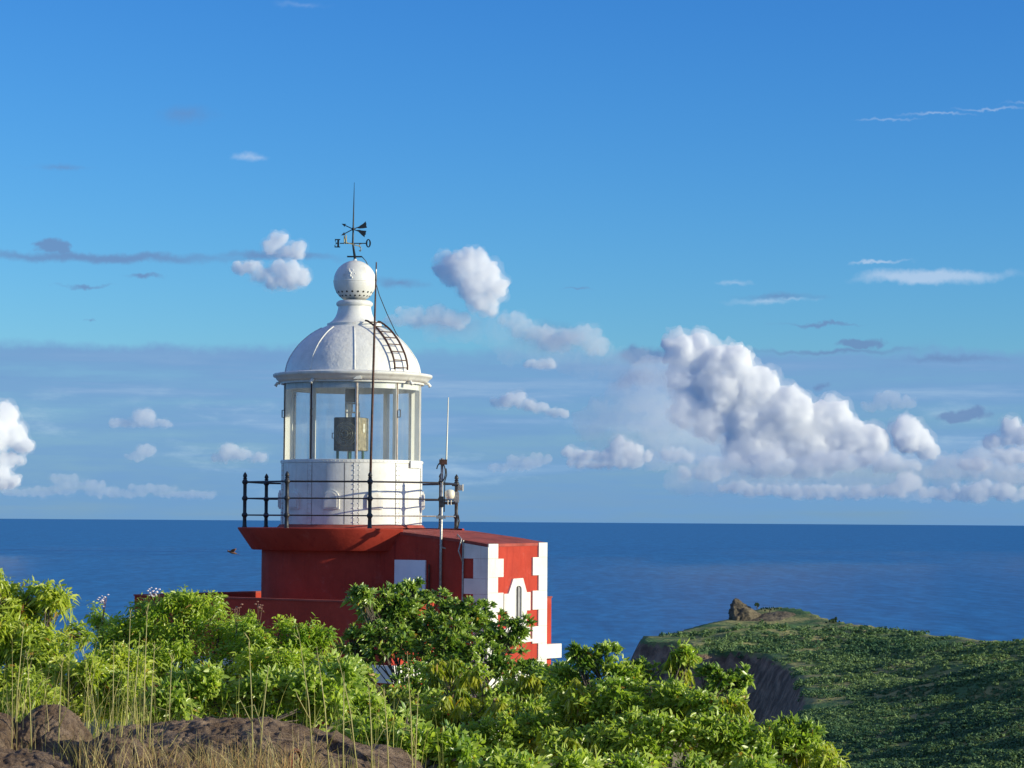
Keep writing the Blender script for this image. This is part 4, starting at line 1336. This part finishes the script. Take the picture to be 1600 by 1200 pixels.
def leaf_verts(pos, dirs, ups, L, Wd, curl, fold):
    """n leaves -> (n,8,3) vertices"""
    d = dirs / np.linalg.norm(dirs, axis=1, keepdims=True)
    side = np.cross(d, ups); side /= np.linalg.norm(side, axis=1, keepdims=True) + 1e-9
    up = np.cross(side, d)
    t = LEAF_T[None, :, None]; s_ = LEAF_S[None, :, None]
    bend = -(t ** 2) * (curl * L)[:, None, None]
    lift = np.abs(s_) * (fold * Wd)[:, None, None]
    v = pos[:, None] + d[:, None] * t * L[:, None, None] + side[:, None] * s_ * (Wd * .5)[:, None, None] + up[:, None] * lift
    v[..., 2] += bend[..., 0]
    return v


def leaves_mesh(name, V, cols):
    n = len(V)
    off = (np.arange(n) * 8)[:, None, None]
    q = (LEAF_Q[None] + off).reshape(-1, 4); t = (LEAF_TR[None] + off).reshape(-1, 3)
    me = np_mesh(name, V.reshape(-1, 3), q, t, np.repeat(cols, 8, axis=0))
    me.polygons.foreach_set('use_smooth', [True] * len(me.polygons))
    return me


def unit(v): return v / (np.linalg.norm(v, axis=1, keepdims=True) + 1e-9)


STYLES = {
    # per cluster: leaves, length, width, droop
    'rosette': dict(n=16, L=.100, W=.034, curl=.22, mat='glossy_leaf', c0=(.110, .215, .034), c1=(.390, .500, .095), spread=1.0, up=.45),
    'oval': dict(n=17, L=.080, W=.031, curl=.15, mat='leaf', c0=(.200, .320, .040), c1=(.540, .620, .120), spread=1.1, up=.30),
    'fine': dict(n=22, L=.070, W=.019, curl=.35, mat='leaf', c0=(.200, .340, .028), c1=(.520, .600, .075), spread=1.2, up=.20),
    'willow': dict(n=19, L=.100, W=.021, curl=.45, mat='leaf', c0=(.250, .355, .030), c1=(.560, .600, .085), spread=1.1, up=.10),
    'droop': dict(n=16, L=.120, W=.026, curl=.30, mat='leaf', c0=(.220, .300, .026), c1=(.580, .560, .065), spread=.32, up=-1.0),
}


def plant(name, label, cat, base, blobs, seed, group=None, stems=14, single=0):
    """blobs: (px, py, rx, ry, Y, style, clusters). Trunk at base (px, Y); each blob is a mass of leaf clusters"""
    rng = np.random.default_rng(seed); rnd = random.Random(seed)
    bx, bY = base
    b0 = P(bx, 1100, bY); b0.z = ground_z(b0.x, b0.y) - .05
    root = empty(name, b0, label, cat, group)
    groups = {}
    allc = []
    blobs = [b for bb in blobs for b in ([bb] if bb[5] != 'droop' else [bb[:6] + (int(bb[6] * .62),), bb[:1] + (bb[1] - bb[3] * .08,) + bb[2:5] + (['oval', 'rosette'][int(bb[0]) % 2], int(bb[6] * .42))])]
    for (px, py, rx, ry, Y, style, nc) in blobs:
        S = STYLES[style]; k = Y / F
        c = np.array(P(px, py, Y)[:])
        # lumpy outline: sub-lumps over the blob
        nl = max(4, int(nc / 13))
        ld = unit(rng.normal(0, 1, (nl, 3)) + np.array([0, -.25, .2])); lr = rng.uniform(.22, .46, nl)
        lumpc = ld * rng.uniform(.45, .78, (nl, 1))
        pick = rng.integers(0, nl, nc)
        dirs = unit(rng.normal(0, 1, (nc, 3)) + np.array([0, -.2, .25]))
        q = lumpc[pick] + dirs * (lr[pick] * rng.uniform(.35, 1, nc) ** .5)[:, None]
        core = rng.uniform(0, 1, nc) < .18
        q[core] = unit(rng.normal(0, 1, (core.sum(), 3))) * (rng.uniform(0, .6, core.sum()))[:, None]
        ext = np.array([rx * k, min(rx, ry * 1.3) * k * .9, ry * k])
        pc = c + q * ext
        out = unit(q * np.array([1, 1, 1]) + 1e-4)
        n = S['n']
        pos = np.repeat(pc, n, axis=0)
        axis = np.repeat(out, n, axis=0)
        rd = unit(rng.normal(0, 1, (nc * n, 3)))
        if style == 'droop':
            dvec = unit(rd * np.array([1, 1, .15])) * rng.uniform(.25, .95, (len(rd), 1)) + np.array([0, 0, -.75]) + axis * .12
            pos = pos + rng.normal(0, 1, pos.shape) * np.array([.014, .014, .012])
        else:
            dvec = axis * .55 + rd * S['spread'] + np.array([0, 0, S['up']])
            pos = pos + rng.normal(0, 1, pos.shape) * (.012 if style == 'rosette' else .035)
        dvec = unit(dvec)
        ups = np.array([[0, 0, .30]]) + np.array([sun_vec[:]]) * 1.15 + rng.normal(0, .36, pos.shape)
        if style == 'droop': ups = np.array([sun_vec[:]]) * .9 + np.array([[0, -.5, 0]]) + rng.normal(0, .7, pos.shape)
        sz = np.repeat(rng.uniform(.8, 1.15, nc), n) * rng.uniform(.65, 1.2, nc * n)
        L = S['L'] * sz; Wd = S['W'] * sz * rng.uniform(.8, 1.2, nc * n)
        V = leaf_verts(pos, dvec, ups, L, Wd, S['curl'] * rng.uniform(.3, 1.6, nc * n), rng.uniform(.05, .32, nc * n))
        lt = rng.normal(0, .16, nl)[pick]
        t = np.clip(np.repeat(rng.normal(.5, .18, nc) + lt, n) + rng.normal(0, .18, nc * n), 0, 1)[:, None]
        colr = (1 - t) * np.array([S['c0']]) + t * np.array([S['c1']])
        yel = rng.uniform(0, 1, nc * n) < .012
        colr[yel] = np.array([.42, .24, .03])
        colr[rng.uniform(0, 1, nc * n) < .006] = np.array([.20, .09, .03])
        groups.setdefault(S['mat'], []).append((V, colr))
        allc.append((pc, c, k))
    first = True
    for mat, lst in groups.items():
        V = np.concatenate([a for a, _ in lst]); C = np.concatenate([b for _, b in lst])
        if single and first:
            # the leaves that show largest stand as leaves of their own
            near = np.argsort(V[:, :, 1].mean(1) - V[:, :, 2].mean(1) * 1.5)[:single * 6]
            near = rng.choice(near, single, replace=False)
            keep = np.ones(len(V), bool); keep[near] = False
            for i in near:
                v = V[i]; o_ = v[0].copy()
                me = bpy.data.meshes.new('leaf')
                me.from_pydata((v - o_).tolist(), [], LEAF_Q.tolist() + LEAF_TR.tolist())
                tint_attr(me, np.tile(C[i][None], (8, 1)))
                me.polygons.foreach_set('use_smooth', [True] * len(me.polygons))
                lo_ = link_mesh('leaf', me, MATS[mat], root)
                lo_.location = Vector(o_) - ORG[root.name]
            V, C = V[keep], C[keep]
        first = False
        me = leaves_mesh('crown', V - np.array(ORG[root.name][:]), C)
        tag(link_mesh('crown', me, MATS[mat], root), kind='stuff')
    # trunk, limbs and twigs
    tr = MB(); tw = MB()
    for (pc, c, k) in allc:
        cv = Vector(c)
        mid = b0.lerp(cv, .5) + Vector((rnd.uniform(-.15, .15), rnd.uniform(-.1, .1), .05))
        tr.tube([b0 + Vector((rnd.uniform(-.08, .08), rnd.uniform(-.08, .08), 0)), mid, cv], [.03, .02, .012], 7)
        for i in rnd.sample(range(len(pc)), min(len(pc), stems)):
            q = Vector(pc[i])
            s0 = mid.lerp(cv, rnd.uniform(.3, 1))
            m2 = s0.lerp(q, .55) + Vector((rnd.uniform(-.05, .05), rnd.uniform(-.05, .05), rnd.uniform(-.02, .06)))
            tw.tube([s0, m2, q], [.009, .007, .004], 5, cap=False)
    t_ = tr.build('trunk', MATS['bark'], root, smooth=True, fix=False)
    tag(tw.build('twigs', MATS['bark'], t_, smooth=True, fix=False), kind='stuff')
    return root


G = 'shrubs and trees in front of the lighthouse'
plant('willow_leaved_shrub', 'yellow-green narrow-leaved shrub filling the left edge of the picture', 'shrub', (30, 21.5), [
    (20, 965, 60, 60, 22.5, 'willow', 110), (85, 945, 28, 34, 22.5, 'willow', 36), (50, 1030, 90, 60, 22, 'willow', 160), (-20, 1010, 50, 80, 22, 'willow', 90), (118, 995, 14, 22, 22.3, 'willow', 12),
    (110, 1065, 80, 46, 21.5, 'willow', 100), (20, 1085, 70, 40, 21, 'willow', 80), (0, 925, 30, 26, 22.5, 'willow', 30), (185, 1062, 60, 46, 23.5, 'willow', 120), (140, 1100, 70, 34, 22.5, 'willow', 90), (60, 1100, 60, 30, 20.6, 'willow', 60)], 21, G, 12)
plant('feathery_shrub', 'bright green fine-leaved shrub rising left of the red parapet', 'shrub', (290, 25.5), [
    (285, 970, 70, 50, 26, 'fine', 150), (215, 985, 70, 44, 26, 'fine', 110), (345, 990, 60, 46, 26, 'fine', 120), (300, 945, 34, 26, 26, 'fine', 46), (160, 1010, 46, 46, 26, 'fine', 60), (250, 1040, 90, 46, 25.5, 'fine', 130),
    (360, 1050, 90, 46, 25.5, 'fine', 130), (150, 965, 22, 22, 26.5, 'fine', 16)], 22, G, 12)
plant('leafy_shrub', 'rounded light green shrub directly below the left part of red wall', 'shrub', (455, 25.0), [
    (420, 1000, 56, 44, 25.5, 'fine', 100), (475, 1010, 46, 40, 25.5, 'fine', 90), (500, 1000, 22, 22, 25.5, 'fine', 24), (440, 1050, 80, 46, 25, 'fine', 130), (395, 985, 26, 24, 25.5, 'fine', 24)], 23, G, 12)
plant('broad_leaved_shrub', 'low broad-leaved shrub just above the broad brown boulder', 'shrub', (400, 21.5), [
    (310, 1080, 80, 40, 21.5, 'oval', 120), (410, 1085, 80, 36, 21.5, 'oval', 120), (500, 1090, 66, 50, 21.5, 'oval', 120), (535, 1060, 36, 40, 22, 'oval', 50), (250, 1095, 50, 30, 21, 'oval', 50), (570, 1130, 46, 40, 21.5, 'oval', 70), (200, 1085, 50, 36, 21.5, 'willow', 50), (450, 1112, 70, 28, 23.5, 'oval', 90), (350, 1110, 70, 26, 23.5, 'oval', 80), (560, 1100, 40, 40, 23.5, 'oval', 70), (270, 1110, 60, 26, 23, 'oval', 60)], 24, G, 12)
plant('glossy_tree', 'dark green glossy tree with leaf rosettes standing before the white door', 'tree', (680, 35.0), [
    (600, 950, 62, 34, 35.5, 'rosette', 130), (645, 935, 40, 22, 36, 'rosette', 60), (565, 935, 30, 22, 35, 'rosette', 44), (720, 960, 70, 36, 36, 'rosette', 140), (780, 990, 44, 26, 35.5, 'rosette', 70), (815, 975, 26, 12, 35.5, 'rosette', 22),
    (600, 1010, 66, 42, 35, 'rosette', 130), (690, 1020, 80, 40, 35, 'rosette', 150), (770, 1035, 70, 34, 35, 'rosette', 110), (650, 1070, 80, 34, 34.5, 'rosette', 110), (545, 1005, 26, 22, 35, 'rosette', 26), (840, 1055, 44, 22, 35, 'rosette', 60), (642, 915, 16, 9, 36, 'rosette', 10), (650, 975, 110, 50, 36, 'rosette', 190), (700, 1000, 110, 50, 35.6, 'rosette', 160)], 25, G, 16, single=60)
plant('drooping_shrub', 'yellowish shrub with hanging narrow leaves below the glossy tree', 'shrub', (760, 28.0), [
    (690, 1060, 46, 40, 29.5, 'droop', 80), (770, 1080, 60, 44, 29, 'droop', 110), (840, 1090, 60, 44, 29, 'droop', 110), (720, 1120, 80, 50, 28.5, 'droop', 150), (820, 1140, 80, 50, 28, 'droop', 150), (640, 1110, 46, 40, 29, 'droop', 70), (590, 1090, 40, 36, 29, 'droop', 50),
    (880, 1060, 36, 26, 29, 'rosette', 36), (760, 1175, 90, 40, 27.5, 'droop', 120), (840, 1125, 70, 44, 30, 'oval', 140), (790, 1150, 60, 40, 26.5, 'oval', 130), (850, 1150, 50, 40, 26.5, 'oval', 120), (565, 1046, 30, 20, 30, 'rosette', 30), (660, 1140, 80, 44, 30, 'oval', 140), (580, 1120, 60, 40, 30, 'oval', 90), (520, 1110, 60, 50, 29, 'oval', 90), (560, 1060, 26, 22, 29, 'rosette', 22)], 26, G, 14)
plant('rosette_tree', 'sunlit green tree with leaf rosettes before the dark headland cliffs', 'tree', (1010, 26.0), [
    (930, 1030, 40, 26, 27, 'rosette', 50), (975, 1066, 54, 30, 27, 'oval', 80), (1060, 1038, 26, 26, 27, 'droop', 40), (1062, 1020, 16, 9, 27, 'oval', 10), (1120, 1066, 50, 28, 26.5, 'rosette', 60), (1158, 1056, 20, 12, 26.5, 'rosette', 12), (900, 1022, 16, 12, 27, 'rosette', 12),
    (960, 1105, 90, 50, 26.5, 'oval', 210), (1060, 1102, 80, 46, 26.5, 'oval', 180), (1120, 1120, 60, 44, 26, 'droop', 110), (900, 1112, 60, 50, 26.5, 'droop', 110), (1000, 1165, 110, 50, 25.5, 'oval', 220), (1120, 1165, 90, 44, 25.5, 'oval', 170), (900, 1175, 70, 40, 25.5, 'droop', 120), (1010, 1052, 24, 16, 27, 'rosette', 18), (880, 1072, 50, 30, 27, 'oval', 80)], 27, G, 16, single=80)
plant('round_shrub', 'rounded leafy bush at the bottom edge right of the rosette tree', 'shrub', (1230, 25.0), [
    (1215, 1170, 66, 40, 25.5, 'oval', 120), (1265, 1165, 44, 30, 25.5, 'droop', 60), (1240, 1145, 44, 22, 25.8, 'rosette', 36), (1285, 1190, 30, 24, 25, 'willow', 36), (1180, 1195, 60, 30, 25, 'oval', 70)], 28, G, 12)
plant('front_shrub', 'pale green low shrub at the bottom edge right of the broad boulder', 'shrub', (640, 19.5), [
    (600, 1160, 50, 36, 20, 'oval', 80), (660, 1175, 56, 36, 19.8, 'oval', 90), (720, 1185, 46, 30, 19.8, 'oval', 60), (560, 1150, 36, 24, 20.2, 'oval', 40), (640, 1130, 22, 22, 20.5, 'rosette', 12), (700, 1150, 26, 16, 20, 'rosette', 12), (800, 1195, 46, 24, 20, 'oval', 50), (740, 1215, 90, 24, 19.4, 'oval', 90), (880, 1205, 70, 30, 20.5, 'oval', 80), (980, 1215, 80, 30, 21, 'oval', 80), (1070, 1218, 80, 28, 22, 'oval', 80), (1160, 1215, 60, 26, 22.5, 'oval', 60)], 29, G, 10, single=50)

# blossom sprays and dry seed heads above the shrubs
for (x, y, Y, mat, n, sp, lb) in ((160, 938, 26.2, 'petal', 22, 8, 'white blossom spray on the shrub top near the left edge'), (240, 926, 26.2, 'petal', 26, 8, 'white blossom spray just left of the red parapet corner'),
                                  (405, 948, 25.6, 'dry_seed', 18, 6, 'pair of brown seed heads against the red wall'), (370, 952, 25.6, 'dry_seed', 14, 6, 'small brown seed head against the red wall, left one')):
    k = Y / F; c = P(x, y, Y)
    fl = empty('blossom_spray' if mat == 'petal' else 'seed_head', c - TZ * .12, lb, 'flower', 'flower sprays on the shrubs')
    mb = MB()
    for i in range(n):
        q = c + Vector((random.gauss(0, .6) * sp * k, random.gauss(0, .5) * sp * k, random.gauss(0, .6) * sp * k))
        mb.sphere(q, random.uniform(.009, .016), 6, (1, 1, .6))
    mb.build('florets', MATS[mat], fl, fix=False)['kind'] = 'stuff'
    st_ = MB()
    for i in range(4):
        st_.tube([c - TZ * .25, c + Vector((random.gauss(0, .5) * sp * k, 0, random.uniform(-.3, .8) * sp * k))], .004, 4)
    st_.build('stalk', MATS['dry_seed'], fl)

# ------------------------------------------------------------------ grass


def blades(specs, seed):
    """specs: (px0, px1, Y0, Y1, n, h0, h1, width, lean, c0, c1)"""
    rng = np.random.default_rng(seed)
    VS, CS = [], []
    for (x0, x1, Y0, Y1, n, h0, h1, wd, lean, c0, c1) in specs:
        Y = rng.uniform(Y0, Y1, n); px = rng.uniform(x0, x1, n)
        bx = (px - 800) / F * Y
        bz = np.array([ground_z(a, b) for a, b in zip(bx, Y)]) - .03
        h = rng.uniform(h0, h1, n); ang = rng.uniform(0, 6.28, n); ln = rng.normal(0, lean, n)
        dirx, diry = np.cos(ang), np.sin(ang) * .5
        t = np.linspace(0, 1, 6)
        wv = np.array([1, .95, .8, .6, .35, .03])
        ctr = np.stack([bx[:, None] + dirx[:, None] * ln[:, None] * h[:, None] * t ** 2, Y[:, None] + diry[:, None] * ln[:, None] * h[:, None] * t ** 2, bz[:, None] + h[:, None] * (t - .25 * np.abs(ln)[:, None] * t ** 3)], -1)
        fa = rng.uniform(-1.1, 1.1, n)
        side = np.stack([np.cos(fa), np.sin(fa), np.zeros(n)], -1)[:, None] * (wd * rng.uniform(.6, 1.3, n))[:, None, None] * .5 * wv[None, :, None]
        VS.append(np.stack([ctr - side, ctr + side], 2).reshape(n, 12, 3))
        tt = rng.uniform(0, 1, n)[:, None]
        CS.append((1 - tt) * np.array([c0]) + tt * np.array([c1]))
    V = np.concatenate(VS); C = np.concatenate(CS)
    q = np.array([[2 * i, 2 * i + 1, 2 * i + 3, 2 * i + 2] for i in range(5)])
    Q = (q[None] + (np.arange(len(V)) * 12)[:, None, None]).reshape(-1, 4)
    return np_mesh('grass', V.reshape(-1, 3), Q, None, np.repeat(C, 12, axis=0))


ST0, ST1 = (.42, .33, .13), (.62, .53, .24)
GR0, GR1 = (.27, .30, .06), (.52, .48, .13)
me = blades([
    (0, 240, 18.8, 20.5, 130, .40, .9, .0055, .6, GR0, GR1), (110, 250, 19.0, 20.2, 34, .7, 1.12, .005, .22, ST0, ST1),
    (250, 700, 18.9, 20.3, 90, .4, .85, .006, .2, GR0, GR1), (20, 110, 18.0, 19.0, 26, .55, 1.0, .006, .12, ST0, ST1), (180, 260, 17.2, 18.6, 50, .4, .8, .006, .35, ST0, GR1)], 51)
tag(link_mesh('tall_grass', me, MATS['straw']), 'tall thin yellow-green grass between rocks and shrubs', 'grass', kind='stuff')
me = blades([(130, 500, 16.7, 17.3, 760, .12, .45, .0055, .55, (.40, .24, .10), ST1), (0, 140, 16.8, 17.6, 90, .15, .4, .005, .5, ST0, GR1), (480, 660, 16.7, 17.4, 70, .1, .3, .005, .4, ST0, GR1), (220, 470, 16.6, 17.1, 420, .1, .30, .005, .5, (.38, .20, .09), (.58, .40, .18))], 52)
tag(link_mesh('dry_grass', me, MATS['straw']), 'short dry straw grass in front of the broad boulder', 'grass', kind='stuff')


def stalk(px, Y, h, leanx, seed):
    rnd = random.Random(seed)
    b = P(px, 1200, Y); b.z = ground_z(b.x, b.y) - .02
    m = b + Vector((leanx * .4, 0, h * .55)); t = b + Vector((leanx, 0, h))
    return b, m, t


stalk_specs = [(20, 18.4, 1.05, .06), (50, 18.2, .85, -.05), (90, 18.0, .8, .02), (196, 18.5, 1.15, .02), (205, 18.7, 1.0, .05), (222, 17.6, 1.18, .02), (232, 17.4, .95, .03), (175, 18.9, .95, .0), (262, 18.8, .85, .02),
               (396, 17.3, .98, -.04), (404, 17.3, .82, .06), (492, 17.4, 1.02, -.12), (516, 17.2, .9, -.10), (536, 17.1, .72, .0), (560, 17.2, .8, -.14), (582, 17.2, .62, -.03), (608, 17.3, .66, -.04), (646, 17.4, .98, -.05), (648, 17.5, .7, .02)]
sm = MB()
for i, (px, Y, h, lx) in enumerate(stalk_specs):
    rnd = random.Random(900 + i)
    b, m, t = stalk(px, Y, h, lx, i)
    sm.tube([b, m, t], [.0055, .0042, .0018], 5)
    for j in range(rnd.choice((0, 1, 1, 2))):       # long thin blades leaving the stalk
        s0 = b.lerp(m, rnd.uniform(.3, 1.0)); sgn = rnd.choice((-1, 1)); L_ = rnd.uniform(.12, .30)
        d1 = Vector((sgn * L_ * rnd.uniform(.15, .4), rnd.uniform(-.05, .05), L_ * .7)); d2 = Vector((sgn * L_ * rnd.uniform(.4, .8), d1.y * 1.5, L_ * rnd.uniform(.5, 1.1)))
        sm.tube([s0, s0 + d1, s0 + d2], [.0035, .003, .0008], 4)
    for j in range(rnd.choice((0, 2, 4))):          # seed spikes at the tip
        d = Vector((rnd.uniform(-.04, .04), rnd.uniform(-.02, .02), rnd.uniform(.02, .07)))
        q = t - Vector((0, 0, rnd.uniform(0, .08)))
        sm.tube([q, q + d], [.004, .001], 4)
so_ = sm.build('grass_stalks', MATS['straw'], smooth=True, fix=False)
tint_attr(so_.data, np.tile(np.array([[.56, .50, .22]]), (len(so_.data.vertices), 1)) * np.random.default_rng(4).uniform(.85, 1.1, (len(so_.data.vertices), 1)))
tag(so_, 'tall straw-coloured grass stalks standing in front of rocks and shrubs', 'grass', kind='stuff')

# ------------------------------------------------------------------ the bird
bc_ = P(362, 863, 44.0)
bird = empty('bird', bc_, 'small brown bird gliding over the sea left of the gallery', 'bird')
bd = MB(); bd.tube([bc_ + Vector((-.075, 0, .022)), bc_ + Vector((-.05, 0, .016)), bc_, bc_ + Vector((.06, 0, -.018)), bc_ + Vector((.10, 0, -.03))], [.004, .016, .024, .016, .004], 10)
bd.sphere(bc_ + Vector((-.062, 0, .022)), .016, 10)
bo = bd.build('body', MATS['bird_brown'], bird, smooth=True)
for s_ in (-1, 1):
    w = MB(); w.plate([[(-.03, 0), (.035, 0), (.05, .06), (.06, .13), (.045, .135), (.0, .08)]], bc_ + TZ * .008, Vector((1, 0, -.3)).normalized(), Vector((.1, s_ * .8, .45)).normalized(), TZ, .004)
    w.build('wing', MATS['bird_brown'], bird)
MB().plate([[(0, -.012), (.05, -.022), (.05, .022), (0, .012)]], bc_ + Vector((.085, 0, -.026)), Vector((1, 0, -.3)).normalized(), Vector((0, 1, 0)), TZ, .004).build('tail', MATS['bird_brown'], bird)
